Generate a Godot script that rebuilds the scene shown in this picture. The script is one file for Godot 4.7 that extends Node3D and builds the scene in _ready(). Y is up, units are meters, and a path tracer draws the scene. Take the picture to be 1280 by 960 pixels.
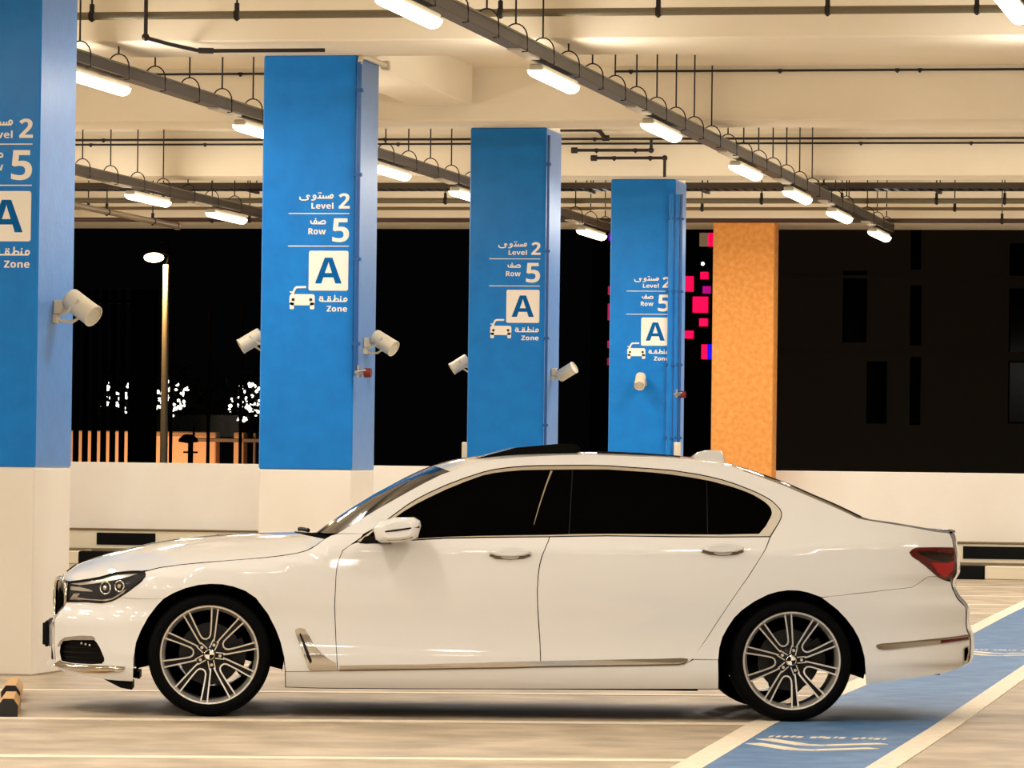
extends Node3D
# A white saloon parked side-on in a lamp-lit car park at night. Metres, y up. The building's depth runs along -z.

class MB:
	var v := PackedVector3Array()
	var n := PackedVector3Array()
	func tri(a: Vector3, b: Vector3, c: Vector3, na: Vector3, nb: Vector3, nc: Vector3) -> void:
		if (b - a).cross(c - a).dot(na + nb + nc) > 0.0:
			v.append_array([a, c, b]); n.append_array([na, nc, nb])
		else:
			v.append_array([a, b, c]); n.append_array([na, nb, nc])
	func quad(a: Vector3, b: Vector3, c: Vector3, d: Vector3, nn: Vector3) -> void:
		tri(a, b, c, nn, nn, nn); tri(a, c, d, nn, nn, nn)
	func quad4(a: Vector3, b: Vector3, c: Vector3, d: Vector3, na: Vector3, nb: Vector3, nc: Vector3, nd: Vector3) -> void:
		tri(a, b, c, na, nb, nc); tri(a, c, d, na, nc, nd)
	func box(c: Vector3, s: Vector3, bev := 0.0, t := Basis.IDENTITY) -> void:
		var h := s * 0.5
		var b: float = min(bev, min(h.x, min(h.y, h.z)) * 0.9)
		for ax in 3:
			var u := (ax + 1) % 3
			var w := (ax + 2) % 3
			for sg in [-1.0, 1.0]:
				var p: Array = []
				for q in [[-1, -1], [1, -1], [1, 1], [-1, 1]]:
					var k := Vector3.ZERO
					k[ax] = sg * h[ax]; k[u] = q[0] * (h[u] - b); k[w] = q[1] * (h[w] - b)
					p.append(c + t * k)
				var nn := Vector3.ZERO
				nn[ax] = sg
				quad(p[0], p[1], p[2], p[3], t * nn)
				if b > 0.0:
					for s2 in [-1.0, 1.0]:
						var e: Array = []
						for q2 in [[0, -1], [0, 1], [1, 1], [1, -1]]:
							var k2 := Vector3.ZERO
							k2[ax] = sg * (h[ax] if q2[0] == 0 else h[ax] - b)
							k2[u] = s2 * (h[u] - b if q2[0] == 0 else h[u])
							k2[w] = q2[1] * (h[w] - b)
							e.append(c + t * k2)
						var ne := Vector3.ZERO
						ne[ax] = sg; ne[u] = s2
						quad(e[0], e[1], e[2], e[3], (t * ne).normalized())
		if b > 0.0:
			for x in [-1.0, 1.0]:
				for y in [-1.0, 1.0]:
					for z in [-1.0, 1.0]:
						var s3 := Vector3(x, y, z)
						var a1 := c + t * (s3 * Vector3(h.x, h.y - b, h.z - b))
						var a2 := c + t * (s3 * Vector3(h.x - b, h.y, h.z - b))
						var a3 := c + t * (s3 * Vector3(h.x - b, h.y - b, h.z))
						var n3 := (t * s3).normalized()
						tri(a1, a2, a3, n3, n3, n3)
	func tube(a: Vector3, b: Vector3, r: float, r2 := -1.0, k := 12, caps := true) -> void:
		if r2 < 0.0: r2 = r
		var d := (b - a).normalized()
		var u := d.cross(Vector3.UP if abs(d.y) < 0.9 else Vector3.RIGHT).normalized()
		var w := d.cross(u)
		for i in k:
			var t0 := TAU * i / k
			var t1 := TAU * (i + 1) / k
			var d0 := u * cos(t0) + w * sin(t0)
			var d1 := u * cos(t1) + w * sin(t1)
			quad4(a + d0 * r, a + d1 * r, b + d1 * r2, b + d0 * r2, d0, d1, d1, d0)
			if caps:
				tri(a, a + d0 * r, a + d1 * r, -d, -d, -d)
				tri(b, b + d0 * r2, b + d1 * r2, d, d, d)
	func sweep(p: PackedVector3Array, r: float, k := 8, closed := false) -> void:
		var m := p.size()
		var rings: Array = []
		for i in m:
			var a: Vector3 = p[(i - 1 + m) % m] if closed or i > 0 else p[i]
			var b: Vector3 = p[(i + 1) % m] if closed or i < m - 1 else p[i]
			var d := (b - a).normalized()
			var u := d.cross(Vector3.UP if abs(d.y) < 0.95 else Vector3.RIGHT).normalized()
			var w := d.cross(u)
			var ring: Array = []
			for j in k:
				var t := TAU * j / k
				ring.append(u * cos(t) + w * sin(t))
			rings.append(ring)
		for i in (m if closed else m - 1):
			var i2 := (i + 1) % m
			for j in k:
				var j2 := (j + 1) % k
				quad4(p[i] + rings[i][j] * r, p[i] + rings[i][j2] * r, p[i2] + rings[i2][j2] * r, p[i2] + rings[i2][j] * r, rings[i][j], rings[i][j2], rings[i2][j2], rings[i2][j])
	func lathe(prof: PackedVector2Array, k: int, o := Vector3.ZERO, ax := Vector3.BACK, up := Vector3.UP) -> void:
		# prof: x = radius, y = distance along ax
		var u := up.cross(ax).normalized()
		for s in prof.size() - 1:
			var p0 := prof[s]
			var p1 := prof[s + 1]
			var e := (p1 - p0).normalized()
			var nn := Vector2(e.y, -e.x)
			for i in k:
				var t0 := TAU * i / k
				var t1 := TAU * (i + 1) / k
				var d0 := u * cos(t0) + up * sin(t0)
				var d1 := u * cos(t1) + up * sin(t1)
				var n0 := d0 * nn.x + ax * nn.y
				var n1 := d1 * nn.x + ax * nn.y
				quad4(o + d0 * p0.x + ax * p0.y, o + d1 * p0.x + ax * p0.y, o + d1 * p1.x + ax * p1.y, o + d0 * p1.x + ax * p1.y, n0, n1, n1, n0)
	func grid(g: Array, out: Vector3, two := false) -> void:
		var a := g.size()
		var b: int = g[0].size()
		var nr: Array = []
		var sum := Vector3.ZERO
		for i in a:
			var row := PackedVector3Array()
			for j in b:
				var du: Vector3 = g[min(i + 1, a - 1)][j] - g[max(i - 1, 0)][j]
				var dv: Vector3 = g[i][min(j + 1, b - 1)] - g[i][max(j - 1, 0)]
				var q := du.cross(dv).normalized()
				row.append(q); sum += q
			nr.append(row)
		var sg := 1.0 if sum.dot(out) >= 0.0 else -1.0
		for i in a - 1:
			for j in b - 1:
				quad4(g[i][j], g[i + 1][j], g[i + 1][j + 1], g[i][j + 1], nr[i][j] * sg, nr[i + 1][j] * sg, nr[i + 1][j + 1] * sg, nr[i][j + 1] * sg)
	func prism(poly: PackedVector2Array, z0: float, z1: float, t := Transform3D.IDENTITY) -> void:
		var ix := Geometry2D.triangulate_polygon(poly)
		for i in range(0, ix.size(), 3):
			for zz in [z0, z1]:
				var nn := t.basis * Vector3(0, 0, 1.0 if zz == z1 else -1.0)
				var q: Array = []
				for k in 3: q.append(t * Vector3(poly[ix[i + k]].x, poly[ix[i + k]].y, zz))
				tri(q[0], q[1], q[2], nn, nn, nn)
		var cw := Geometry2D.is_polygon_clockwise(poly)
		for i in poly.size():
			var a := poly[i]
			var b := poly[(i + 1) % poly.size()]
			var e := (b - a).normalized()
			var nn := t.basis * (Vector3(e.y, -e.x, 0) * (-1.0 if cw else 1.0))
			quad(t * Vector3(a.x, a.y, z0), t * Vector3(b.x, b.y, z0), t * Vector3(b.x, b.y, z1), t * Vector3(a.x, a.y, z1), nn)
	func ball(c: Vector3, r: Vector3, a := 8, b := 12) -> void:
		for i in a:
			for j in b:
				var q: Array = []
				for k in [[i, j], [i + 1, j], [i + 1, j + 1], [i, j + 1]]:
					var p: float = PI * k[0] / a
					var t: float = TAU * k[1] / b
					q.append(Vector3(sin(p) * cos(t), cos(p), sin(p) * sin(t)))
				quad4(c + q[0] * r, c + q[1] * r, c + q[2] * r, c + q[3] * r, q[0], q[1], q[2], q[3])
	func mesh() -> ArrayMesh:
		var m := ArrayMesh.new()
		var a := []
		a.resize(Mesh.ARRAY_MAX)
		a[Mesh.ARRAY_VERTEX] = v; a[Mesh.ARRAY_NORMAL] = n
		if v.size() > 0: m.add_surface_from_arrays(Mesh.PRIMITIVE_TRIANGLES, a)
		return m

var taken := {}
func numbered(called: String) -> String:
	var k: int = taken.get(called, 0)
	taken[called] = k + 1
	return called if k == 0 else "%s_%03d" % [called, k]

func put(called: String, mb, m: Material, parent: Node3D = self, at := Vector3.ZERO) -> MeshInstance3D:
	var o := MeshInstance3D.new()
	o.mesh = mb.mesh() if mb is MB else mb
	o.name = numbered(called) if parent == self else called
	o.material_override = m
	o.position = at
	o.cast_shadow = GeometryInstance3D.SHADOW_CASTING_SETTING_ON
	parent.add_child(o, true)
	return o

func tag(o: Node, label: String, category: String, group := "", kind := "") -> Node:
	if label: o.set_meta("label", label)
	if category: o.set_meta("category", category)
	if group: o.set_meta("group", group)
	if kind: o.set_meta("kind", kind)
	return o

func thing(called: String, label: String, category: String, at := Vector3.ZERO, turn := 0.0, group := "") -> Node3D:
	var o := Node3D.new()
	o.name = numbered(called)
	add_child(o)
	o.position = at
	o.rotation.y = turn
	tag(o, label, category, group)
	return o

func mat(c: Color, rough := 0.6, metal := 0.0, spec := 0.5) -> StandardMaterial3D:
	var m := StandardMaterial3D.new()
	m.albedo_color = c; m.roughness = rough; m.metallic = metal; m.metallic_specular = spec
	return m

func noisy(a: Color, b: Color, freq: float, scale: Vector3, rough := 0.7, bump := 0.0, sd := 3, spec := 0.5) -> StandardMaterial3D:
	var m := mat(Color.WHITE, rough, 0.0, spec)
	var f := FastNoiseLite.new()
	f.seed = sd; f.frequency = freq; f.fractal_octaves = 5
	var t := NoiseTexture2D.new()
	t.width = 512; t.height = 512; t.seamless = true; t.noise = f
	var g := Gradient.new()
	g.set_color(0, a); g.set_color(1, b)
	t.color_ramp = g
	m.albedo_texture = t
	m.uv1_triplanar = true; m.uv1_world_triplanar = true; m.uv1_scale = scale
	if bump > 0.0:
		var f2 := FastNoiseLite.new()
		f2.seed = sd + 9; f2.frequency = 0.06; f2.fractal_octaves = 4
		var t2 := NoiseTexture2D.new()
		t2.width = 512; t2.height = 512; t2.seamless = true; t2.noise = f2; t2.as_normal_map = true; t2.bump_strength = 3.0
		m.normal_enabled = true; m.normal_texture = t2; m.normal_scale = bump
	return m

func glow(c: Color, e: float) -> StandardMaterial3D:
	var m := mat(c, 0.5)
	m.emission_enabled = true; m.emission = c; m.emission_energy_multiplier = e
	return m

var M := {}

func _ready() -> void:
	setup_view()
	setup_materials()
	build_shell()
	build_columns()
	build_car()
	build_lamps()
	build_services()
	build_floor_things()
	build_outside()

# ---------------------------------------------------------------- camera, sky, exposure, light strength
const LAMP_COLOR := Color(1.0, 0.985, 0.962)
const LAMP_E := 5.9
func setup_view() -> void:
	var cam := Camera3D.new()
	cam.name = "camera"
	cam.fov = rad_to_deg(2.0 * atan(480.0 / 5500.0))
	cam.near = 0.1; cam.far = 300.0
	cam.basis = Basis(Vector3.UP, 0.196705) * Basis(Vector3.RIGHT, 0.018907) * Basis(Vector3.BACK, 0.0125)
	cam.position = Vector3(0, 1.4, 0)
	add_child(cam)
	cam.current = true
	var we := WorldEnvironment.new()
	we.name = "environment"
	var e := Environment.new()
	e.background_mode = Environment.BG_COLOR
	e.background_color = Color(0.012, 0.012, 0.016)
	e.tonemap_mode = Environment.TONE_MAPPER_LINEAR
	e.tonemap_exposure = 1.0
	e.sdfgi_enabled = true; e.ssao_enabled = true; e.ssil_enabled = true
	we.environment = e
	add_child(we)

func setup_materials() -> void:
	M.floor = noisy(Color(0.60, 0.535, 0.45), Color(0.79, 0.72, 0.615), 0.012, Vector3(0.24, 0.24, 0.24), 0.55, 0.05, 5, 0.35)
	M.concrete = noisy(Color(0.92, 0.87, 0.77), Color(0.96, 0.915, 0.83), 0.006, Vector3(0.12, 0.12, 0.12), 0.9, 0.0, 11, 0.2)
	M.wall = noisy(Color(0.89, 0.85, 0.79), Color(0.925, 0.895, 0.845), 0.006, Vector3(0.2, 0.2, 0.2), 0.85, 0.0, 17, 0.2)
	M.blue = noisy(Color(0.0, 0.44, 0.76), Color(0.0, 0.485, 0.81), 0.02, Vector3(0.4, 0.4, 0.4), 0.28, 0.05, 23, 0.30)
	M.blue.rim_enabled = true; M.blue.rim = 0.7; M.blue.rim_tint = 0.35
	M.pipe_blue = mat(Color(0.02, 0.30, 0.56), 0.35)
	M.sign = mat(Color(0.95, 0.92, 0.87), 0.6, 0.0, 0.2)
	M.sign_blue = mat(Color(0.0, 0.36, 0.62), 0.5, 0.0, 0.2)
	M.sign_dark = mat(Color(0.12, 0.09, 0.08), 0.6)
	M.line = noisy(Color(0.86, 0.80, 0.70), Color(0.94, 0.89, 0.80), 0.03, Vector3(0.6, 0.6, 0.6), 0.6, 0.0, 31, 0.3)
	M.path = noisy(Color(0.27, 0.42, 0.59), Color(0.40, 0.54, 0.69), 0.02, Vector3(0.3, 0.3, 0.3), 0.5, 0.05, 37, 0.4)
	M.orange = noisy(Color(0.84, 0.55, 0.28), Color(0.93, 0.65, 0.36), 0.05, Vector3(0.45, 0.45, 0.45), 0.9, 0.1, 41, 0.2)
	M.galv = noisy(Color(0.36, 0.33, 0.26), Color(0.56, 0.52, 0.42), 0.08, Vector3(3, 3, 3), 0.5, 0.0, 43)
	M.galv.metallic = 0.4
	M.tray = mat(Color(0.26, 0.22, 0.17), 0.45, 0.5)
	M.rod = mat(Color(0.09, 0.075, 0.06), 0.5, 0.3)
	M.brown = mat(Color(0.24, 0.15, 0.10), 0.5, 0.2)
	M.conduit = mat(Color(0.13, 0.09, 0.07), 0.5, 0.2)
	M.ochre = mat(Color(0.46, 0.38, 0.26), 0.5, 0.2)
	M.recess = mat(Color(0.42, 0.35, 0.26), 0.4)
	M.housing = mat(Color(0.80, 0.77, 0.70), 0.5)
	M.glow = glow(Color(1.0, 0.93, 0.80), 7.0)
	M.cream = mat(Color(0.86, 0.81, 0.70), 0.5)
	M.steel = mat(Color(0.62, 0.62, 0.62), 0.35, 0.7)
	M.red = mat(Color(0.40, 0.02, 0.02), 0.4)
	M.black = mat(Color(0.012, 0.012, 0.012), 0.6, 0.0, 0.25)
	M.matte_black = mat(Color(0.006, 0.006, 0.006), 0.95, 0.0, 0.05)
	M.paint = mat(Color(0.865, 0.855, 0.835), 0.5, 0.0, 0.2)
	M.paint.clearcoat_enabled = true; M.paint.clearcoat = 1.0; M.paint.clearcoat_roughness = 0.04
	M.glass = mat(Color(0.004, 0.004, 0.005), 0.05, 0.0, 0.12)
	M.windscreen = mat(Color(0.035, 0.022, 0.014), 0.07, 0.0, 0.12)
	M.gloss = mat(Color(0.008, 0.008, 0.009), 0.15, 0.0, 0.3)
	M.chrome = mat(Color(0.80, 0.78, 0.74), 0.09, 1.0)
	M.satin = mat(Color(0.82, 0.79, 0.73), 0.32, 0.85)
	M.rubber = mat(Color(0.008, 0.008, 0.008), 0.75, 0.0, 0.2)
	M.alloy = mat(Color(0.86, 0.84, 0.80), 0.3, 0.8)
	M.alloy_dark = mat(Color(0.10, 0.095, 0.09), 0.3, 0.7)
	M.disc = mat(Color(0.16, 0.155, 0.15), 0.45, 0.6)
	M.lens = mat(Color(0.9, 0.9, 0.9, 0.03), 0.03)
	M.lens.metallic_specular = 0.15
	M.lens.transparency = BaseMaterial3D.TRANSPARENCY_ALPHA
	M.tail = mat(Color(0.30, 0.006, 0.012), 0.06, 0.0, 0.6)
	M.tail_bright = mat(Color(0.62, 0.02, 0.02), 0.08, 0.0, 0.6)
	M.tail_dark = mat(Color(0.08, 0.0, 0.003), 0.06, 0.0, 0.6)
	M.yellow = noisy(Color(0.78, 0.60, 0.36), Color(0.88, 0.70, 0.46), 0.05, Vector3(2, 2, 2), 0.7, 0.0, 51)
	M.night = mat(Color(0.36, 0.36, 0.34), 0.9, 0.0, 0.1)
	M.night_dark = mat(Color(0.03, 0.03, 0.035), 0.6, 0.0, 0.1)
	M.fence = mat(Color(0.01, 0.01, 0.01), 0.7, 0.0, 0.1)
	M.bulb = glow(Color(1.0, 0.97, 0.90), 3.0)
	M.pane_night = mat(Color(0.01, 0.012, 0.03), 0.1, 0.0, 0.2)

# ---------------------------------------------------------------- the shell of the car park
const X0 := -26.0
const X1 := 12.0
const Z0 := 9.0
const Z1 := -60.0
func build_shell() -> void:
	var b := MB.new()
	b.box(Vector3((X0 + X1) / 2, -0.15, (Z0 + Z1) / 2), Vector3(X1 - X0, 0.3, Z0 - Z1))
	var fl := put("floor", b, M.floor)
	tag(fl, "beige polished concrete car park floor with painted bay lines", "floor", "", "structure")
	# painted markings are thin coats on the slab
	for k in 12:
		var zm: float = [-20.72, -23.93, -27.05, -30.4, -33.7, -37.0, -40.3, -43.95, -46.97, -50.3, -54.4, -17.4][k]
		var slope: float = 0.2907 if k < 3 or k == 11 else 0.2
		var xr: float = -3.27 if k == 0 or k == 11 else -3.42 - max(0.0, -zm - 24.0) * 0.018
		var xl: float = -15.0 if k > 2 and k < 11 else -12.0
		var a := Vector3(xl, 0.0, zm - (xl + 4.0) * slope)
		var e := Vector3(xr, 0.0, zm - (xr + 4.0) * slope)
		var m := MB.new()
		var d := (e - a).normalized()
		m.box((a + e) / 2 + Vector3(0, 0.0015, 0), Vector3(a.distance_to(e), 0.005, 0.16), 0.0, Basis(d, Vector3.UP, d.cross(Vector3.UP)))
		put("bay_line", m, M.line, fl)
	# blue walkway with pale edges, drawn by its two edge curves
	var le := PackedVector2Array([Vector2(-2.4, 6), Vector2(-3.14, -16), Vector2(-3.28, -20.4), Vector2(-3.45, -24.1), Vector2(-3.48, -28.5), Vector2(-3.66, -38.0), Vector2(-3.80, -43.3), Vector2(-3.90, -47.8), Vector2(-4.2, -58)])
	var li := PackedVector2Array(); var ro := PackedVector2Array(); var ri := PackedVector2Array()
	var right_x := [-1.62, -2.36, -2.40, -2.445, -2.525, -2.70, -2.80, -2.90, -3.1]
	for i in le.size():
		li.append(le[i] + Vector2(0.145, 0))
		ri.append(Vector2(right_x[i], le[i].y))
		ro.append(Vector2(right_x[i] + 0.14, le[i].y))
	for s in [["walkway", li, ri, M.path, 0.003], ["walkway_edge", le, li, M.line, 0.005], ["walkway_edge", ri, ro, M.line, 0.005]]:
		var m2 := MB.new()
		for i in le.size() - 1:
			var p0: Vector2 = s[1][i]; var p1: Vector2 = s[1][i + 1]; var p2: Vector2 = s[2][i + 1]; var p3: Vector2 = s[2][i]
			m2.prism(PackedVector2Array([Vector2(p0.x, -p0.y), Vector2(p1.x, -p1.y), Vector2(p2.x, -p2.y), Vector2(p3.x, -p3.y)]), -0.004, s[4], Transform3D(Basis(Vector3.RIGHT, Vector3(0, 0, -1), Vector3.UP), Vector3.ZERO))
		put(s[0], m2, s[3], fl)
	for c in [[-22.3, 0.0], [-34.2, -0.3]]:
		for dz in [0.0, -0.52]:
			var m3 := MB.new()
			for h in [[-3.16, -0.50, -2.91, 0.0], [-2.91, 0.0, -2.80, 0.02], [-2.80, 0.02, -2.54, -0.30]]:
				var pa := Vector3(h[0] + c[1] * 0.3, 0.0045, c[0] + h[1] * 0.8 + dz * 0.75 + 0.38)
				var pb := Vector3(h[2] + c[1] * 0.3, 0.0045, c[0] + h[3] * 0.8 + dz * 0.75 + 0.38)
				var dd := (pb - pa).normalized()
				m3.box((pa + pb) / 2, Vector3(pa.distance_to(pb) + 0.02, 0.004, 0.095), 0.0, Basis(dd, Vector3.UP, dd.cross(Vector3.UP)))
			put("chevron", m3, M.line, fl)
		var rng := RandomNumberGenerator.new()
		rng.seed = 4
		var m4 := MB.new()
		for k in 17:
			if k == 5 or k == 11: continue
			var x: float = -3.16 + k * 0.037 + c[1] * 0.3
			m4.box(Vector3(x, 0.0045, c[0] - 0.66 + rng.randf_range(-0.03, 0.03)), Vector3(rng.randf_range(0.014, 0.032), 0.004, 0.11))
		put("lettering", m4, M.line, fl)
	# ceiling slab and its beams
	var cb := MB.new()
	cb.box(Vector3((X0 + X1) / 2, 5.5, (Z0 + Z1) / 2), Vector3(X1 - X0, 0.4, Z0 - Z1 + 0.6))
	var ce := put("ceiling", cb, M.concrete)
	tag(ce, "cream painted concrete ceiling slab with deep cross beams", "ceiling", "", "structure")
	for s in [[-35.25, 1.2, 0.1], [-42.9, 0.85, 0.1], [-50.6, 0.6, 0.2], [-27.56, 0.9, 0.1], [-19.86, 0.9, 0.1], [-12.16, 0.9, 0.1], [-4.46, 0.9, 0.1]]:
		var m5 := MB.new()
		m5.box(Vector3((X0 + X1) / 2, 5.05, s[0] + (s[1] - s[2]) / 2), Vector3(X1 - X0, 0.54, s[1] + s[2]), 0.012)
		put("beam", m5, M.concrete, ce)
	for s in [[-36.0, -41.9]]:
		var m6 := MB.new()
		m6.box(Vector3(-9.08, 5.12, (s[0] + s[1]) / 2), Vector3(0.6, 0.40, s[0] - s[1]), 0.012)
		put("beam", m6, M.concrete, ce)
	# outer wall: parapet below the long opening, deep edge beam above it
	var wb := MB.new()
	wb.box(Vector3((X0 + X1) / 2, 0.7, -58.85), Vector3(X1 - X0, 1.4, 0.3), 0.008)
	var wl := put("wall_back", wb, M.wall)
	tag(wl, "cream parapet wall under the long dark opening at the back", "wall", "", "structure")
	var eb := MB.new()
	eb.box(Vector3((X0 + X1) / 2, 5.02, -59.1), Vector3(X1 - X0, 0.62, 1.7), 0.01)
	put("edge_beam", eb, M.concrete, wl)
	for s in [["wall_left", X0 - 0.15, 0.0], ["wall_right", X1 + 0.15, 0.0]]:
		var m7 := MB.new()
		m7.box(Vector3(s[1], 2.65, (Z0 + Z1) / 2), Vector3(0.3, 5.9, Z0 - Z1))
		tag(put(s[0], m7, M.wall), "cream painted side wall of the car park", "wall", "", "structure")
	var m8 := MB.new()
	m8.box(Vector3((X0 + X1) / 2, 2.65, Z0 + 0.15), Vector3(X1 - X0, 5.9, 0.3))
	tag(put("wall_front", m8, M.wall), "cream painted wall behind the viewpoint", "wall", "", "structure")

# ---------------------------------------------------------------- columns with their zone signs
func sx(px: float) -> float: return -0.048 + (px - 568.0) * 0.001278
func sy(py: float) -> float: return 3.648 - (py - 108.0) * 0.001236

func word(t: String, x0: float, x1: float, y0: float, y1: float, z: float, m: Material, parent: Node3D, called: String) -> void:
	var f := SystemFont.new()
	f.font_names = PackedStringArray(["Droid Sans"])
	f.font_weight = 700
	var tm := TextMesh.new()
	tm.font = f; tm.text = t; tm.font_size = 64; tm.pixel_size = 0.01; tm.depth = 0.02
	tm.curve_step = 1.0
	var bb := tm.get_aabb()
	var am := ArrayMesh.new()
	var arr := tm.get_mesh_arrays()
	var v: PackedVector3Array = arr[Mesh.ARRAY_VERTEX]
	for i in v.size():
		v[i] = Vector3(x0 + (v[i].x - bb.position.x) / bb.size.x * (x1 - x0), y0 + (v[i].y - bb.position.y) / bb.size.y * (y1 - y0), z + v[i].z * 0.1)
	arr[Mesh.ARRAY_VERTEX] = v
	am.add_surface_from_arrays(Mesh.PRIMITIVE_TRIANGLES, arr)
	put(called, am, m, parent)

var ink := 0.0
func stroke(m: MB, p: Array, r: float, z: float) -> void:
	# a pen stroke in sign pixels, given as [x, y, x, y, ...]
	var q: Array = []
	for i in range(0, p.size(), 2): q.append(Vector2(sx(p[i]), sy(p[i + 1])))
	for i in q.size():
		var disc := PackedVector2Array()
		for k in 10: disc.append(q[i] + Vector2(cos(TAU * k / 10), sin(TAU * k / 10)) * r)
		ink += 0.00002
		m.prism(disc, z, z + 0.002 + fmod(ink, 0.002))
		if i > 0:
			ink += 0.00002
			var d: Vector2 = (q[i] - q[i - 1]).normalized().orthogonal() * r
			m.prism(PackedVector2Array([q[i - 1] + d, q[i] + d, q[i] - d, q[i - 1] - d]), z, z + 0.002 + fmod(ink, 0.002))

func loop(m: MB, x: float, y: float, rx: float, ry: float, r: float, z: float) -> void:
	var p: Array = []
	for k in 13: p.append_array([x + rx * cos(TAU * k / 12), y + ry * sin(TAU * k / 12)])
	stroke(m, p, r, z)

func rounded(x0: float, y0: float, x1: float, y1: float, r: float) -> PackedVector2Array:
	var p := PackedVector2Array()
	for c in [[x1 - r, y1 - r, 0.0], [x0 + r, y1 - r, 0.5], [x0 + r, y0 + r, 1.0], [x1 - r, y0 + r, 1.5]]:
		for k in 5:
			var a: float = PI * (c[2] + 0.125 * k)
			p.append(Vector2(c[0] + r * cos(a), c[1] + r * sin(a)))
	return p

func zone_sign(col: Node3D, zf: float, skip_car := false) -> void:
	var z := zf + 0.0005
	word("2", sx(497), sx(570), sy(217), sy(115), z + 0.001, M.sign, col, "digit")
	word("Level", sx(316), sx(462), sy(218), sy(178), z + 0.001, M.sign, col, "word")
	word("5", sx(457), sx(568), sy(441), sy(282), z + 0.001, M.sign, col, "digit")
	word("Row", sx(298), sx(414), sy(390), sy(349), z + 0.001, M.sign, col, "word")
	word("Zone", sx(426), sx(562), sy(905), sy(867), z + 0.001, M.sign, col, "word")
	for y in [250.0, 468.0]:
		var l := MB.new()
		l.box(Vector3((sx(165) + sx(568)) / 2, sy(y), z + 0.001), Vector3(sx(568) - sx(165), 0.007, 0.002))
		put("rule_line", l, M.sign, col)
	var t := MB.new()
	t.prism(rounded(sx(304), sy(765), sx(566), sy(499), 0.016), z, z + 0.002)
	var tile := put("letter_tile", t, M.sign, col)
	word("A", sx(347), sx(523), sy(717), sy(545), z + 0.003, M.sign_blue, tile, "letter")
	var a := MB.new()   # mustawa
	var w := 0.0052
	loop(a, 450, 134, 9, 10, w, z)
	stroke(a, [452, 147, 430, 147, 429, 134, 427, 147, 414, 147, 413, 134, 411, 147, 396, 147, 394, 132, 391, 147, 374, 147, 372, 130, 369, 147, 356, 147], w, z)
	stroke(a, [364, 113, 365, 113], w * 1.1, z)
	stroke(a, [377, 113, 378, 113], w * 1.1, z)
	loop(a, 336, 137, 9, 9, w, z)
	stroke(a, [345, 140, 342, 152, 330, 160, 318, 160], w, z)
	stroke(a, [303, 136, 298, 130, 287, 130, 283, 138, 294, 146, 292, 155, 278, 160, 252, 160, 240, 154, 239, 140], w, z)
	put("word", a, M.sign, col)
	var b := MB.new()   # saff
	stroke(b, [372, 318, 380, 305, 392, 298, 406, 300, 411, 310, 406, 318, 372, 318, 368, 318, 367, 306, 364, 318, 330, 318, 317, 315, 313, 308, 314, 300], w, z)
	loop(b, 344, 306, 9, 9, w, z)
	stroke(b, [345, 286, 346, 286], w * 1.1, z)
	put("word", b, M.sign, col)
	var c := MB.new()   # mintaqa
	loop(c, 550, 824, 10, 10, w, z)
	stroke(c, [553, 836, 520, 836, 519, 818, 516, 836, 470, 836, 476, 824, 490, 817, 503, 822, 503, 832, 496, 836], w, z)
	stroke(c, [519, 805, 520, 805], w * 1.1, z)
	stroke(c, [479, 797, 479, 836, 440, 836, 398, 836], w, z)
	loop(c, 442, 825, 9, 9, w, z)
	stroke(c, [436, 806, 437, 806], w, z)
	stroke(c, [449, 806, 450, 806], w, z)
	stroke(c, [399, 836, 399, 814], w, z)
	loop(c, 388, 825, 10, 10, w, z)
	stroke(c, [382, 806, 383, 806], w, z)
	stroke(c, [395, 806, 396, 806], w, z)
	put("word", c, M.sign, col)
	var s := MB.new()
	s.prism(rounded(sx(178), sy(864), sx(346), sy(789), 0.022), z, z + 0.002)
	s.prism(rounded(sx(180), sy(890), sx(209), sy(845), 0.010), z, z + 0.002)
	s.prism(rounded(sx(315), sy(890), sx(344), sy(845), 0.010), z, z + 0.002)
	stroke(s, [198, 792, 206, 770, 216, 750, 226, 743, 282, 742], 0.009, z)
	stroke(s, [184, 775, 196, 778], 0.006, z)
	var sym := put("car_symbol", s, M.sign, col)
	var d := MB.new()
	for px in [203.0, 320.0]:
		d.tube(Vector3(sx(px), sy(826), z), Vector3(sx(px), sy(826), z + 0.003), 0.0135, -1.0, 14)
	put("headlight", d, M.sign_dark, sym)

func make_column(label: String, x_right: float, z_front: float, w := 0.79, dpt := 0.80) -> Node3D:
	# origin: at the foot of the front right-hand corner
	var c := thing("column", label, "column", Vector3(x_right, 0, z_front), 0.0, "blue columns in a row")
	var m := MB.new()
	m.box(Vector3(-w / 2, 0.68, -dpt / 2), Vector3(w, 1.36, dpt), 0.012)
	put("base", m, M.wall, c)
	m = MB.new()
	m.box(Vector3(-w / 2, 3.07, -dpt / 2), Vector3(w + 0.004, 3.42, dpt + 0.004), 0.012)
	put("painted_shaft", m, M.blue, c)
	m = MB.new()
	m.box(Vector3(-w / 2, 5.04, -dpt / 2), Vector3(w - 0.02, 0.54, dpt - 0.02), 0.01)
	put("head", m, M.concrete, c)
	zone_sign(c, 0.002)
	return c

func pipe_clips(c: Node3D, x: float, z: float, y0: float, y1: float, r: float, m: Material, called := "conduit") -> void:
	var b := MB.new()
	b.tube(Vector3(x, y0, z), Vector3(x, y1, z), r, -1.0, 10)
	var p := put(called, b, m, c)
	for k in 4:
		var q := MB.new()
		var y := lerpf(y0, y1, 0.1 + 0.27 * k)
		q.box(Vector3(x, y, z - r * 0.3), Vector3(r * 3.4, 0.03, r * 2.4), 0.003)
		put("clip", q, M.pipe_blue, p)

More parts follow.
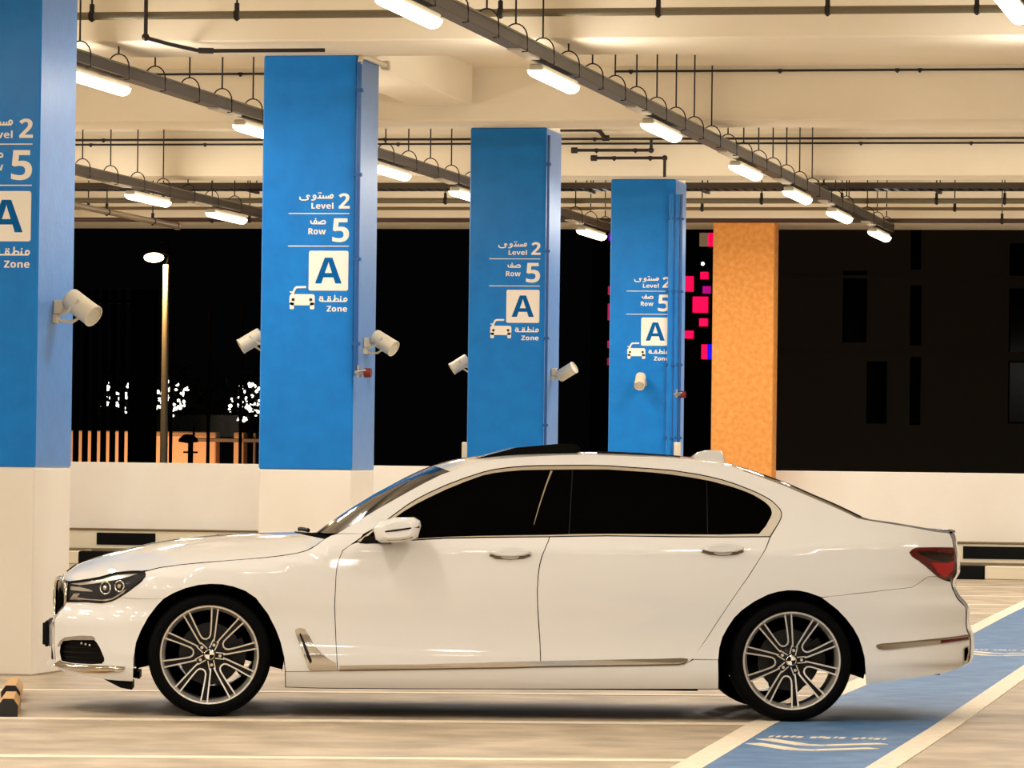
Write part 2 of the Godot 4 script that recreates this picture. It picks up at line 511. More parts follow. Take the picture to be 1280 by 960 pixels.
func build_columns() -> void:
	var c1 := make_column("nearest blue column, cut off by the left edge, with a white base", -8.66, -27.56)
	var c2 := make_column("second blue column from the left, its whole sign in view above the bonnet", -8.36, -35.25)
	var c3 := make_column("third blue column, standing behind the car's front window", -8.23, -42.9, 0.77)
	var c4 := make_column("fourth and smallest blue column, with pipes down over its sign", -8.17, -50.6, 0.76)
	pipe_clips(c2, 0.028, 0.03, 2.14, 4.72, 0.02, M.pipe_blue)
	pipe_clips(c3, 0.03, 0.03, 1.5, 4.70, 0.014, M.pipe_blue)
	pipe_clips(c4, -0.035, 0.045, 1.45, 4.6, 0.034, M.blue, "drain_pipe")
	pipe_clips(c4, 0.03, 0.04, 1.45, 4.6, 0.024, M.blue, "drain_pipe")
	pipe_clips(c4, 0.075, 0.03, 1.45, 4.6, 0.02, M.pipe_blue)
	var e := MB.new()   # elbow of pipe across the top of the side face
	e.sweep(PackedVector3Array([Vector3(0.028, 4.70, 0.03), Vector3(0.035, 4.76, 0.0), Vector3(0.04, 4.775, -0.1), Vector3(0.04, 4.775, -0.85)]), 0.022, 10)
	e.box(Vector3(0.04, 4.775, -0.88), Vector3(0.075, 0.075, 0.06), 0.01)
	put("pipe_elbow", e, M.cream, c2)
	# orange pillar against the parapet
	var o := thing("pillar", "rough orange pillar standing against the back parapet above the car's rear roof", "column", Vector3(-8.48, 0, -58.5))
	var m := MB.new()
	m.box(Vector3(0, 2.36, 0), Vector3(0.83, 4.72, 0.4), 0.012)
	put("shaft", m, M.orange, o)
	# cylindrical wall fittings on the columns
	projector(Vector3(-8.657, 2.42, -27.93), Vector3(1, 0, 0), Vector3(0.80, -0.52, 0.30), "large cream cylinder fitting on the light face of the nearest blue column", 1.1)
	projector(Vector3(-8.356, 2.42, -35.62), Vector3(1, 0, 0), Vector3(0.84, -0.47, 0.26), "cream cylinder fitting on the right side of the second blue column", 1.0)
	projector(Vector3(-9.155, 2.43, -35.62), Vector3(-1, 0, 0), Vector3(-0.80, -0.52, 0.30), "cream cylinder fitting peeping out left of the second blue column", 0.95)
	projector(Vector3(-8.226, 2.36, -43.3), Vector3(1, 0, 0), Vector3(0.84, 0.48, 0.26), "cream cylinder fitting tilted upwards on the right of the third blue column", 0.9)
	projector(Vector3(-9.005, 2.43, -43.3), Vector3(-1, 0, 0), Vector3(-0.80, -0.54, 0.28), "cream cylinder fitting peeping out left of the third blue column", 0.9)
	projector(Vector3(-8.53, 2.42, -50.6), Vector3(0, 0, 1), Vector3(0.05, -0.62, 0.78), "cream cylinder fitting on the front of the fourth blue column, under its sign", 0.9)
	# red-handled valves
	valve(Vector3(-8.30, 2.16, -35.2), "red handled pipe valve under the cream fitting on the second column")
	valve(Vector3(-8.12, 2.27, -50.55), "tiny red handled pipe valve on the edge of the fourth blue column")
	for q in [[-8.10, 1.63, -50.52, "small beige socket box at the foot of the fourth column's pipes"], [-9.02, 1.56, -42.95, "narrow pale socket box on the left edge of the third column"]]:
		var sb := thing("socket_box", q[3], "socket", Vector3(q[0], q[1], q[2]))
		var bm := MB.new()
		bm.box(Vector3.ZERO, Vector3(0.07, 0.17, 0.08), 0.008)
		put("box", bm, M.cream, sb)
		bm = MB.new()
		bm.box(Vector3(0, 0, 0.041), Vector3(0.05, 0.12, 0.006), 0.002)
		put("cover", bm, M.housing, sb)

func projector(at: Vector3, out: Vector3, axis: Vector3, label: String, s: float) -> void:
	var o := thing("cylinder_fitting", label, "wall fitting", at, 0.0, "cylinder fittings on the columns")
	var ax := axis.normalized()
	var m := MB.new()
	m.box(out * 0.03 * s, Vector3(0.06, 0.085, 0.06) * s + out.abs() * 0.0, 0.006)
	put("junction_box", m, M.cream, o)
	var c := out * 0.175 * s + Vector3(0, 0.0, 0.02)
	var L := 0.215 * s
	var R := 0.068 * s
	m = MB.new()
	var up := ax.cross(Vector3(0.3, 0.1, 1)).normalized()
	m.lathe(PackedVector2Array([Vector2(0.001, -L / 2), Vector2(R * 0.86, -L / 2), Vector2(R * 0.97, -L / 2 + 0.006), Vector2(R, -L / 2 + 0.018), Vector2(R, L / 2 - 0.012), Vector2(R * 1.03, L / 2 - 0.010), Vector2(R * 1.03, L / 2), Vector2(R * 0.90, L / 2)]), 28, c, ax, up)
	put("cylinder", m, M.cream, o)
	m = MB.new()
	m.lathe(PackedVector2Array([Vector2(R * 0.91, L / 2), Vector2(R * 0.90, L / 2 - 0.008), Vector2(0.001, L / 2 - 0.006)]), 28, c, ax, up)
	put("grille", m, M.housing, o)
	m = MB.new()
	var side := ax.cross(out.cross(ax)).normalized()
	var sd := out.cross(ax).normalized()
	for k in [-1.0, 1.0]:
		m.sweep(PackedVector3Array([out * 0.02 - Vector3(0, 0.07 * s, 0) + sd * k * 0.02, out * 0.10 * s - Vector3(0, 0.055 * s, 0) + sd * k * R * 0.9, c + sd * k * (R + 0.006)]), 0.010 * s, 6)
	m.box(out * 0.012 - Vector3(0, 0.07 * s, 0), Vector3(0.03, 0.05, 0.06) * s, 0.004)
	put("bracket", m, M.cream, o)
	m = MB.new()
	m.sweep(PackedVector3Array([out * 0.05 * s, out * 0.075 * s + Vector3(0, 0.03, 0.02), c - ax * L * 0.45]), 0.005, 6)
	put("cable", m, M.rod, o)

func valve(at: Vector3, label: String) -> void:
	var o := thing("pipe_valve", label, "valve", at)
	var m := MB.new()
	m.tube(Vector3(-0.03, 0, 0), Vector3(0.05, 0, 0), 0.02)
	m.tube(Vector3(0.0, -0.04, 0), Vector3(0.0, 0.06, 0), 0.018)
	put("body", m, M.steel, o)
	m = MB.new()
	m.tube(Vector3(0.05, 0, 0), Vector3(0.105, 0, 0), 0.042, 0.038, 14)
	put("handle", m, M.red, o)
	m = MB.new()
	m.tube(Vector3(0.0, 0.01, 0.02), Vector3(0.07, 0.02, 0.045), 0.009)
	put("lever", m, M.steel, o)

# ---------------------------------------------------------------- the car: side-view outlines in metres (x along the car from the middle, y up)
const OUTLINE := {
	"bumper_front": [-2.429,0.615,-2.310,0.621,-2.273,0.619,-2.223,0.617,-2.166,0.631,-2.131,0.650,-2.099,0.649,-2.032,0.644,-1.879,0.648,-1.914,0.611,-1.962,0.546,-2.001,0.472,-2.027,0.405,-2.039,0.321,-2.042,0.189,-2.127,0.191,-2.216,0.197,-2.330,0.210,-2.440,0.228,-2.503,0.253,-2.503,0.264,-2.485,0.282,-2.496,0.371,-2.497,0.511,-2.471,0.556,-2.449,0.579],
	"intake": [-2.458,0.374,-2.444,0.397,-2.392,0.407,-2.268,0.413,-2.250,0.400,-2.231,0.372,-2.205,0.315,-2.203,0.298,-2.217,0.281,-2.274,0.275,-2.332,0.275,-2.400,0.276,-2.452,0.284,-2.464,0.333],
	"intake_trim": [-2.479,0.364,-2.463,0.396,-2.434,0.418,-2.345,0.432,-2.276,0.433,-2.257,0.420,-2.268,0.411,-2.392,0.405,-2.444,0.396,-2.460,0.369],
	"lip_front": [-2.503,0.259,-2.466,0.281,-2.452,0.273,-2.390,0.266,-2.296,0.265,-2.182,0.265,-2.089,0.263,-2.096,0.249,-2.118,0.239,-2.204,0.231,-2.333,0.228,-2.412,0.236],
	"headlight": [-2.423,0.724,-2.328,0.738,-2.227,0.759,-2.163,0.782,-2.085,0.793,-2.015,0.797,-1.985,0.789,-1.979,0.773,-2.005,0.742,-2.068,0.692,-2.131,0.650,-2.166,0.631,-2.223,0.618,-2.273,0.619,-2.310,0.621,-2.428,0.615],
	"hl_upper": [-2.410,0.716,-2.325,0.727,-2.224,0.748,-2.161,0.770,-2.079,0.781,-2.025,0.784,-2.078,0.765,-2.168,0.743,-2.269,0.722,-2.353,0.710],
	"hl_mid": [-2.410,0.701,-2.353,0.699,-2.296,0.688,-2.277,0.678,-2.333,0.677,-2.409,0.681],
	"hl_low": [-2.415,0.627,-2.390,0.661,-2.352,0.665,-2.370,0.642,-2.304,0.635,-2.221,0.634,-2.166,0.644,-2.121,0.674,-2.085,0.700,-2.103,0.672,-2.143,0.640,-2.189,0.628,-2.239,0.628,-2.304,0.630],
	"fender": [-2.131,0.650,-2.068,0.692,-2.005,0.742,-1.979,0.773,-1.984,0.789,-1.981,0.796,-1.901,0.817,-1.790,0.835,-1.679,0.847,-1.547,0.860,-1.436,0.870,-1.326,0.880,-1.229,0.892,-1.149,0.906,-1.096,0.920,-1.061,0.936,-1.026,0.961,-0.995,0.986,-0.956,1.008,-0.920,1.018,-0.778,1.020,-0.792,1.001,-0.851,0.959,-0.893,0.928,-0.913,0.879,-0.925,0.830,-0.929,0.786,-0.935,0.620,-0.924,0.421,-0.913,0.263,-1.052,0.259,-1.198,0.256,-1.206,0.332,-1.227,0.415,-1.254,0.486,-1.299,0.572,-1.367,0.660,-1.425,0.699,-1.491,0.722,-1.553,0.734,-1.619,0.736,-1.685,0.729,-1.756,0.711,-1.822,0.683,-1.879,0.649,-2.032,0.646,-2.099,0.651],
	"side": [-0.920,1.021,-0.841,1.069,-0.707,1.152,-0.574,1.229,-0.439,1.304,-0.349,1.350,-0.292,1.372,-0.237,1.394,-0.169,1.414,-0.101,1.430,-0.033,1.440,0.057,1.452,0.148,1.460,0.329,1.471,0.510,1.477,0.735,1.469,0.960,1.461,1.063,1.454,1.184,1.441,1.264,1.429,1.350,1.396,1.472,1.355,1.584,1.314,1.713,1.259,1.844,1.203,1.931,1.164,1.979,1.140,2.021,1.130,2.132,1.114,2.265,1.095,2.430,1.067,2.523,1.057,2.535,1.030,2.539,0.981,2.422,0.982,2.315,0.981,2.286,0.970,2.268,0.953,2.282,0.930,2.357,0.881,2.435,0.819,2.381,0.819,2.330,0.784,2.286,0.759,2.183,0.748,2.006,0.727,1.899,0.713,1.774,0.699,1.697,0.725,1.643,0.735,1.585,0.736,1.527,0.727,1.474,0.711,1.399,0.672,1.330,0.623,1.288,0.580,1.254,0.528,1.224,0.472,1.207,0.410,1.201,0.347,1.056,0.347,1.133,0.454,1.253,0.644,1.317,0.740,1.368,0.812,1.397,0.859,1.423,0.901,1.462,0.964,1.490,1.026,1.528,1.084,1.546,1.111,1.557,1.133,1.561,1.146,1.562,1.164,1.554,1.186,1.535,1.208,1.510,1.232,1.475,1.254,1.427,1.278,1.373,1.300,1.303,1.326,1.235,1.347,1.166,1.363,1.094,1.377,0.956,1.396,0.843,1.404,0.731,1.410,0.596,1.418,0.484,1.419,0.348,1.417,0.186,1.413,0.110,1.408,0.033,1.401,-0.044,1.389,-0.107,1.374,-0.215,1.338,-0.320,1.297,-0.413,1.254,-0.475,1.222,-0.538,1.183,-0.628,1.116,-0.728,1.047,-0.776,1.021],
	"door_front": [-0.848,0.958,-0.809,0.973,-0.765,0.965,-0.685,0.972,-0.574,0.981,-0.468,0.988,-0.308,0.999,-0.130,1.004,0.048,1.009,0.253,1.013,0.248,0.994,0.223,0.939,0.211,0.910,0.198,0.861,0.190,0.799,0.187,0.719,0.190,0.632,0.198,0.524,0.206,0.433,0.212,0.298,0.055,0.290,-0.167,0.284,-0.433,0.276,-0.699,0.269,-0.909,0.264,-0.914,0.335,-0.920,0.421,-0.930,0.620,-0.925,0.786,-0.921,0.830,-0.909,0.879,-0.889,0.926],
	"door_rear": [0.258,1.013,0.405,1.018,0.583,1.022,0.761,1.022,0.940,1.021,1.208,1.023,1.485,1.028,1.457,0.964,1.419,0.901,1.392,0.859,1.363,0.812,1.313,0.740,1.249,0.644,1.129,0.454,1.069,0.364,1.043,0.335,1.007,0.320,0.855,0.313,0.588,0.306,0.217,0.298,0.211,0.433,0.204,0.524,0.195,0.633,0.192,0.719,0.195,0.799,0.204,0.861,0.217,0.910,0.228,0.939,0.253,0.994],
	"dlo_out": [-0.850,0.959,-0.787,1.004,-0.730,1.046,-0.628,1.116,-0.538,1.183,-0.475,1.222,-0.413,1.254,-0.320,1.297,-0.215,1.338,-0.107,1.374,-0.044,1.389,0.033,1.401,0.110,1.408,0.186,1.413,0.348,1.417,0.484,1.419,0.596,1.418,0.731,1.410,0.843,1.404,0.956,1.396,1.094,1.377,1.166,1.363,1.235,1.347,1.303,1.326,1.373,1.300,1.427,1.278,1.475,1.254,1.510,1.232,1.535,1.208,1.554,1.186,1.562,1.164,1.561,1.146,1.557,1.133,1.546,1.111,1.528,1.084,1.488,1.026,1.487,1.028,1.208,1.023,0.940,1.022,0.761,1.022,0.583,1.022,0.405,1.018,0.253,1.013,0.048,1.009,-0.130,1.005,-0.308,1.000,-0.468,0.989,-0.574,0.981,-0.685,0.972,-0.765,0.966,-0.809,0.973],
	"dlo_in": [-0.725,1.033,-0.628,1.094,-0.552,1.148,-0.482,1.190,-0.413,1.225,-0.320,1.270,-0.215,1.314,-0.108,1.353,-0.044,1.367,0.033,1.377,0.109,1.384,0.186,1.387,0.348,1.391,0.483,1.393,0.595,1.394,0.730,1.387,0.842,1.381,0.954,1.370,1.057,1.356,1.164,1.338,1.267,1.312,1.320,1.296,1.372,1.277,1.408,1.261,1.438,1.244,1.467,1.225,1.486,1.208,1.501,1.188,1.506,1.165,1.503,1.151,1.496,1.137,1.481,1.112,1.466,1.088,1.428,1.046,1.209,1.039,0.940,1.037,0.762,1.037,0.583,1.036,0.405,1.032,0.253,1.026,0.048,1.021,-0.130,1.016,-0.308,1.009,-0.468,0.998,-0.574,0.989,-0.672,0.983,-0.743,0.976,-0.787,0.977],
	"glass_front": [-0.738,0.987,-0.641,1.076,-0.552,1.139,-0.482,1.182,-0.413,1.216,-0.321,1.261,-0.215,1.307,-0.108,1.346,-0.044,1.362,0.032,1.372,0.185,1.382,0.273,1.385,0.156,1.081,0.129,1.025,-0.130,1.018,-0.308,1.011,-0.468,1.000,-0.574,0.992],
	"glass_rear": [0.401,1.386,0.595,1.389,0.730,1.382,0.842,1.375,0.954,1.365,1.057,1.351,1.137,1.337,1.124,1.042,0.941,1.041,0.583,1.039,0.371,1.033],
	"glass_quarter": [1.173,1.330,1.266,1.307,1.319,1.290,1.372,1.271,1.408,1.256,1.438,1.238,1.464,1.220,1.481,1.202,1.495,1.183,1.500,1.163,1.491,1.139,1.462,1.092,1.426,1.050,1.160,1.043],
	"trim_a": [0.270,1.385,0.286,1.385,0.251,1.304,0.212,1.197,0.174,1.081,0.167,1.081,0.199,1.188,0.237,1.299],
	"trim_b": [0.392,1.386,0.399,1.386,0.386,1.243,0.368,1.030,0.363,1.030,0.379,1.221],
	"bumper_rear": [1.807,0.673,1.776,0.696,1.832,0.704,1.899,0.711,2.006,0.724,2.183,0.746,2.286,0.757,2.331,0.781,2.382,0.817,2.437,0.816,2.485,0.796,2.524,0.786,2.533,0.748,2.561,0.694,2.612,0.641,2.613,0.547,2.623,0.506,2.639,0.475,2.639,0.394,2.627,0.335,2.575,0.304,2.487,0.279,2.387,0.265,2.263,0.250,2.131,0.232,2.033,0.218,2.026,0.285,2.020,0.365,2.005,0.423,1.988,0.472,1.955,0.529,1.914,0.580,1.864,0.631],
	"exhaust": [2.595,0.413,2.607,0.426,2.633,0.430,2.637,0.394,2.624,0.342,2.596,0.332],
	"lip_rear": [2.081,0.428,2.114,0.436,2.186,0.442,2.333,0.456,2.515,0.472,2.637,0.486,2.639,0.464,2.516,0.450,2.334,0.433,2.223,0.421,2.128,0.411,2.097,0.415],
	"tail": [2.271,0.953,2.286,0.968,2.315,0.979,2.422,0.979,2.539,0.979,2.545,0.955,2.551,0.879,2.548,0.834,2.533,0.802,2.485,0.798,2.435,0.821,2.359,0.884,2.285,0.932],
	"tail_dark": [2.314,0.959,2.406,0.959,2.521,0.946,2.535,0.910,2.479,0.901,2.405,0.915,2.342,0.935],
	"sill": [-1.198,0.253,-1.052,0.256,-0.911,0.261,-0.698,0.266,-0.433,0.273,-0.167,0.281,0.055,0.287,0.215,0.295,0.588,0.303,0.855,0.310,1.011,0.317,1.047,0.333,1.065,0.344,1.200,0.345,1.206,0.182,0.771,0.177,0.058,0.171,-0.563,0.166,-1.006,0.165,-1.195,0.169],
	"strip": [-0.902,0.292,-0.699,0.297,-0.433,0.304,-0.167,0.313,0.055,0.322,0.321,0.331,0.588,0.339,0.856,0.347,0.998,0.353,1.034,0.348,1.016,0.328,0.980,0.320,0.855,0.316,0.588,0.309,0.215,0.300,0.055,0.293,-0.167,0.287,-0.433,0.280,-0.699,0.273,-0.902,0.268],
	"vent": [-1.149,0.478,-1.146,0.490,-1.133,0.496,-1.113,0.497,-1.095,0.491,-1.073,0.457,-1.045,0.408,-0.998,0.356,-0.956,0.323,-0.920,0.306,-0.916,0.267,-1.063,0.263,-1.070,0.269,-1.111,0.377],
	"vent_dark": [-1.126,0.465,-1.117,0.468,-1.085,0.395,-1.053,0.316,-1.062,0.298,-1.080,0.333],
	"handle_f": [-0.082,0.920,-0.068,0.933,-0.033,0.942,0.034,0.949,0.101,0.946,0.140,0.935,0.154,0.922,0.114,0.906,0.034,0.899,-0.042,0.903],
	"handle_r": [1.100,0.953,1.116,0.969,1.161,0.979,1.217,0.984,1.286,0.982,1.326,0.971,1.339,0.958,1.299,0.942,1.218,0.934,1.147,0.939],
	"mirror": [-0.728,1.055,-0.711,1.077,-0.694,1.091,-0.612,1.116,-0.502,1.118,-0.470,1.100,-0.463,1.071,-0.480,1.009,-0.515,0.991,-0.582,0.979,-0.679,0.976,-0.714,0.993],
	"mbase": [-0.761,1.005,-0.726,1.027,-0.673,1.019,-0.575,0.989,-0.752,0.969],
	"hood_c": [-2.478,0.736,-2.467,0.753,-2.442,0.782,-2.393,0.816,-2.336,0.838,-2.229,0.876,-2.087,0.913,-1.973,0.941,-1.836,0.965,-1.630,0.988,-1.378,1.005,-1.161,1.014],
	"hood_e": [-2.420,0.729,-2.328,0.744,-2.227,0.764,-2.163,0.786,-2.085,0.797,-1.985,0.800,-1.901,0.822,-1.790,0.839,-1.679,0.852,-1.547,0.863,-1.437,0.873,-1.326,0.884,-1.229,0.896,-1.149,0.910,-1.096,0.924,-1.061,0.940,-1.026,0.964,-0.995,0.989],
	"wind_e": [-0.920,1.021,-0.841,1.070,-0.707,1.153,-0.574,1.230,-0.439,1.305,-0.349,1.351,-0.292,1.372],
	"wind_c": [-1.030,1.014,-0.967,1.063,-0.834,1.154,-0.704,1.235,-0.533,1.330,-0.441,1.375,-0.372,1.404],
	"roof_e": [-0.292,1.372,-0.237,1.394,-0.169,1.414,-0.101,1.430,-0.033,1.440,0.057,1.452,0.148,1.460,0.329,1.471,0.510,1.477,0.735,1.469,0.960,1.461,1.063,1.454,1.184,1.441,1.264,1.429,1.350,1.396],
	"roof_c": [-0.372,1.404,-0.281,1.432,-0.209,1.449,-0.129,1.462,-0.028,1.474,0.088,1.483,0.263,1.490,0.480,1.495,0.642,1.496,0.827,1.490,1.013,1.481,1.119,1.471,1.221,1.460,1.328,1.442,1.421,1.410],
	"sun": [-0.141,1.447,-0.064,1.469,0.090,1.512,0.318,1.535,0.419,1.537,0.451,1.520,0.442,1.488],
	"fin": [1.115,1.468,1.156,1.498,1.193,1.509,1.244,1.514,1.295,1.511,1.304,1.494,1.324,1.439],
	"rear_e": [1.350,1.396,1.472,1.355,1.584,1.314,1.713,1.259,1.844,1.203,1.931,1.164,1.979,1.140],
	"rear_c": [1.421,1.414,1.547,1.372,1.666,1.330,1.804,1.271,1.944,1.213,2.037,1.170,2.089,1.145],
	"trunk_e": [1.979,1.140,2.021,1.130,2.132,1.114,2.265,1.095,2.430,1.067,2.523,1.057],
	"trunk_c": [2.089,1.141,2.133,1.129,2.247,1.115,2.381,1.095,2.541,1.070,2.632,1.061],
	"grille": [-2.509,0.698,-2.479,0.751,-2.438,0.729,-2.428,0.699,-2.463,0.579,-2.507,0.521,-2.520,0.497],
	"plate": [-2.575,0.496,-2.538,0.488,-2.536,0.362,-2.572,0.348],
	"lowgrille": [-2.501,0.372,-2.461,0.372,-2.460,0.286,-2.500,0.286],
	"flap": [-2.204,0.196,-2.048,0.180,-2.048,0.138,-2.114,0.150],
}

func tab(xs: Array, ys: Array) -> Array:
	var n := xs.size()
	var m := PackedFloat64Array()
	m.resize(n)
	for i in n:
		if i > 0 and i < n - 1:
			var d0: float = (ys[i] - ys[i - 1]) / (xs[i] - xs[i - 1])
			var d1: float = (ys[i + 1] - ys[i]) / (xs[i + 1] - xs[i])
			m[i] = 0.0 if d0 * d1 <= 0.0 else 2.0 * d0 * d1 / (d0 + d1)
	m[0] = (ys[1] - ys[0]) / (xs[1] - xs[0])
	m[n - 1] = (ys[n - 1] - ys[n - 2]) / (xs[n - 1] - xs[n - 2])
	return [PackedFloat64Array(xs), PackedFloat64Array(ys), m]

func ev(t: Array, x: float) -> float:
	var xs: PackedFloat64Array = t[0]
	var ys: PackedFloat64Array = t[1]
	var n := xs.size()
	if x <= xs[0]: return ys[0]
	if x >= xs[n - 1]: return ys[n - 1]
	var i := xs.bsearch(x, false) - 1
	var h := xs[i + 1] - xs[i]
	var u := (x - xs[i]) / h
	var u2 := u * u
	var u3 := u2 * u
	return (2 * u3 - 3 * u2 + 1) * ys[i] + (u3 - 2 * u2 + u) * h * t[2][i] + (3 * u2 - 2 * u3) * ys[i + 1] + (u3 - u2) * h * t[2][i + 1]

var T_sec := tab([0.10, 0.15, 0.20, 0.25, 0.30, 0.34, 0.40, 0.46, 0.54, 0.64, 0.76, 0.86, 0.90, 0.925, 0.945, 1.0, 1.03, 1.10, 1.25, 1.36, 1.42, 1.46, 1.5], [0.86, 0.888, 0.917, 0.935, 0.941, 0.941, 0.934, 0.9305, 0.934, 0.944, 0.9515, 0.946, 0.943, 0.941, 0.932, 0.897, 0.878, 0.835, 0.745, 0.675, 0.63, 0.585, 0.50])
var T_belt := tab([-2.4, -1.98, -1.79, -1.37, -1.06, -0.96, 0.25, 1.49, 2.02, 2.5], [0.758, 0.798, 0.836, 0.879, 0.933, 1.0, 1.01, 1.03, 1.06, 1.03])
var T_nose := tab([0.25, 0.28, 0.37, 0.51, 0.555, 0.614, 0.727, 0.794], [-2.51, -2.488, -2.498, -2.50, -2.475, -2.432, -2.425, -2.415])
var T_tail := tab([0.30, 0.33, 0.39, 0.474, 0.505, 0.545, 0.64, 0.69, 0.747, 0.783, 0.833, 0.88, 0.976, 1.035, 1.062], [2.585, 2.636, 2.646, 2.648, 2.632, 2.622, 2.621, 2.571, 2.543, 2.533, 2.56, 2.562, 2.547, 2.54, 2.526])

func half_width(x: float, y: float) -> float:
	var yb := ev(T_belt, x)
	var yn := y
	if y >= 0.6: yn = 0.6 + (y - 0.6) * 0.4 / (yb - 0.6) if y < yb else 1.0 + y - yb
	var w := ev(T_sec, yn)
	var t: float = clamp((x - ev(T_nose, y)) / 0.80, 0.0, 1.0)
	w *= 0.54 + 0.46 * (1.0 - pow(1.0 - t, 2.5))
	t = clamp((ev(T_tail, y) - x) / 0.62, 0.0, 1.0)
	return w * (0.78 + 0.22 * (1.0 - pow(1.0 - t, 2.6)))

var side_memo := {}
func side_at(x: float, y: float) -> Array:
	var key := Vector2i(int(round(x * 4000)), int(round(y * 4000)))
	if side_memo.has(key): return side_memo[key]
	var h := 0.008
	var w := half_width(x, y)
	var gx := (half_width(x + h, y) - half_width(x - h, y)) / (2 * h)
	var gy := (half_width(x, y + h) - half_width(x, y - h)) / (2 * h)
	var r := [w, Vector3(-gx, -gy, 1.0).normalized()]
	side_memo[key] = r
	return r

func outline(k: String) -> PackedVector2Array:
	var p := PackedVector2Array()
	var a: Array = OUTLINE[k]
	for i in range(0, a.size(), 2): p.append(Vector2(a[i], a[i + 1]))
	if Geometry2D.is_polygon_clockwise(p): p.reverse()
	return p

func grown(p: PackedVector2Array, d: float) -> PackedVector2Array:
	var r := Geometry2D.offset_polygon(p, d, Geometry2D.JOIN_MITER)
	var best := p
	var most := -1.0
	for q in r:
		var area := 0.0
		for i in q.size(): area += q[i].cross(q[(i + 1) % q.size()])
		if abs(area) > most:
			most = abs(area); best = q
	return best

func shifted(p: PackedVector2Array, d: Vector2) -> PackedVector2Array:
	var r := PackedVector2Array()
	for q in p: r.append(q + d)
	return r

# a skin that follows the body side inside an outline, with its edges turned in by depth
func panel(outer: PackedVector2Array, holes: Array, off: float, depth: float, cell := 0.04) -> MB:
	var m := MB.new()
	var lo := outer[0]
	var hi := outer[0]
	for q in outer:
		lo = lo.min(q); hi = hi.max(q)
	for i in range(int(floor(lo.x / cell)), int(ceil(hi.x / cell))):
		for j in range(int(floor(lo.y / cell)), int(ceil(hi.y / cell))):
			var sq := PackedVector2Array([Vector2(i, j) * cell, Vector2(i + 1, j) * cell, Vector2(i + 1, j + 1) * cell, Vector2(i, j + 1) * cell])
			var pieces: Array = Geometry2D.intersect_polygons(sq, outer)
			for h in holes:
				var left: Array = []
				for pc in pieces: left.append_array(Geometry2D.clip_polygons(pc, h))
				pieces = left
			for pc in pieces:
				var ix := Geometry2D.triangulate_polygon(pc)
				var s: Array = []
				for q in pc: s.append(side_at(q.x, q.y))
				for k in range(0, ix.size(), 3):
					var a := ix[k]; var b := ix[k + 1]; var c := ix[k + 2]
					m.tri(Vector3(pc[a].x, pc[a].y, s[a][0] + off), Vector3(pc[b].x, pc[b].y, s[b][0] + off), Vector3(pc[c].x, pc[c].y, s[c][0] + off), s[a][1], s[b][1], s[c][1])
	if depth > 0.0:
		for e in [outer] + holes:
			var inside := 1.0 if e == outer else -1.0
			for i in e.size():
				var a: Vector2 = e[i]
				var b: Vector2 = e[(i + 1) % e.size()]
				var d := (b - a).normalized()
				var nn := Vector3(d.y, -d.x, 0) * inside
				var steps := maxi(1, int(ceil(a.distance_to(b) / cell)))
				for k in steps:
					var p := a.lerp(b, float(k) / steps)
					var q := a.lerp(b, float(k + 1) / steps)
					var zp: float = side_at(p.x, p.y)[0] + off
					var zq: float = side_at(q.x, q.y)[0] + off
					m.quad(Vector3(p.x, p.y, zp), Vector3(q.x, q.y, zq), Vector3(q.x, q.y, zq - depth), Vector3(p.x, p.y, zp - depth), nn)
	return m

func mirrored(a: MB) -> MB:
	var m := MB.new()
	for i in range(0, a.v.size(), 3):
		for k in [0, 2, 1]:
			m.v.append(a.v[i + k] * Vector3(1, 1, -1)); m.n.append(a.n[i + k] * Vector3(1, 1, -1))
	return m

# the same part on both flanks; returns [near, far]
func both(called: String, m: MB, mt: Material, parents: Array) -> Array:
	return [put(called, m, mt, parents[0]), put(called, mirrored(m), mt, parents[1])]

func along(p: PackedVector2Array, n: int) -> PackedVector2Array:
	var len := PackedFloat32Array([0.0])
	for i in range(1, p.size()): len.append(len[i - 1] + p[i].distance_to(p[i - 1]))
	var r := PackedVector2Array()
	for k in n:
		var t: float = len[-1] * k / (n - 1)
		var i := 0
		while i < p.size() - 2 and len[i + 1] < t: i += 1
		r.append(p[i].lerp(p[i + 1], clamp((t - len[i]) / max(len[i + 1] - len[i], 1e-6), 0.0, 1.0)))
	return r

func line_of(k: String) -> PackedVector2Array:
	var p := PackedVector2Array()
	var a: Array = OUTLINE[k]
	for i in range(0, a.size(), 2): p.append(Vector2(a[i], a[i + 1]))
	return p

# a skin from flank to flank: its rim runs along e on both flanks, its crown along c on the centre plane
func crosswise(e: PackedVector2Array, c: PackedVector2Array, power: float, out: Vector3, drop := 0.0, rows := 26, cols := 14) -> MB:
	var ee := along(e, rows)
	var cc := along(c, rows)
	var g: Array = []
	for i in rows:
		var row := PackedVector3Array()
		var ze := half_width(ee[i].x, ee[i].y) - drop
		for j in range(-cols, cols + 1):
			var v := float(j) / cols
			var q := cc[i].lerp(ee[i], pow(abs(v), power))
			row.append(Vector3(q.x, q.y, v * ze))
		g.append(row)
	var m := MB.new()
	m.grid(g, out)
	return m

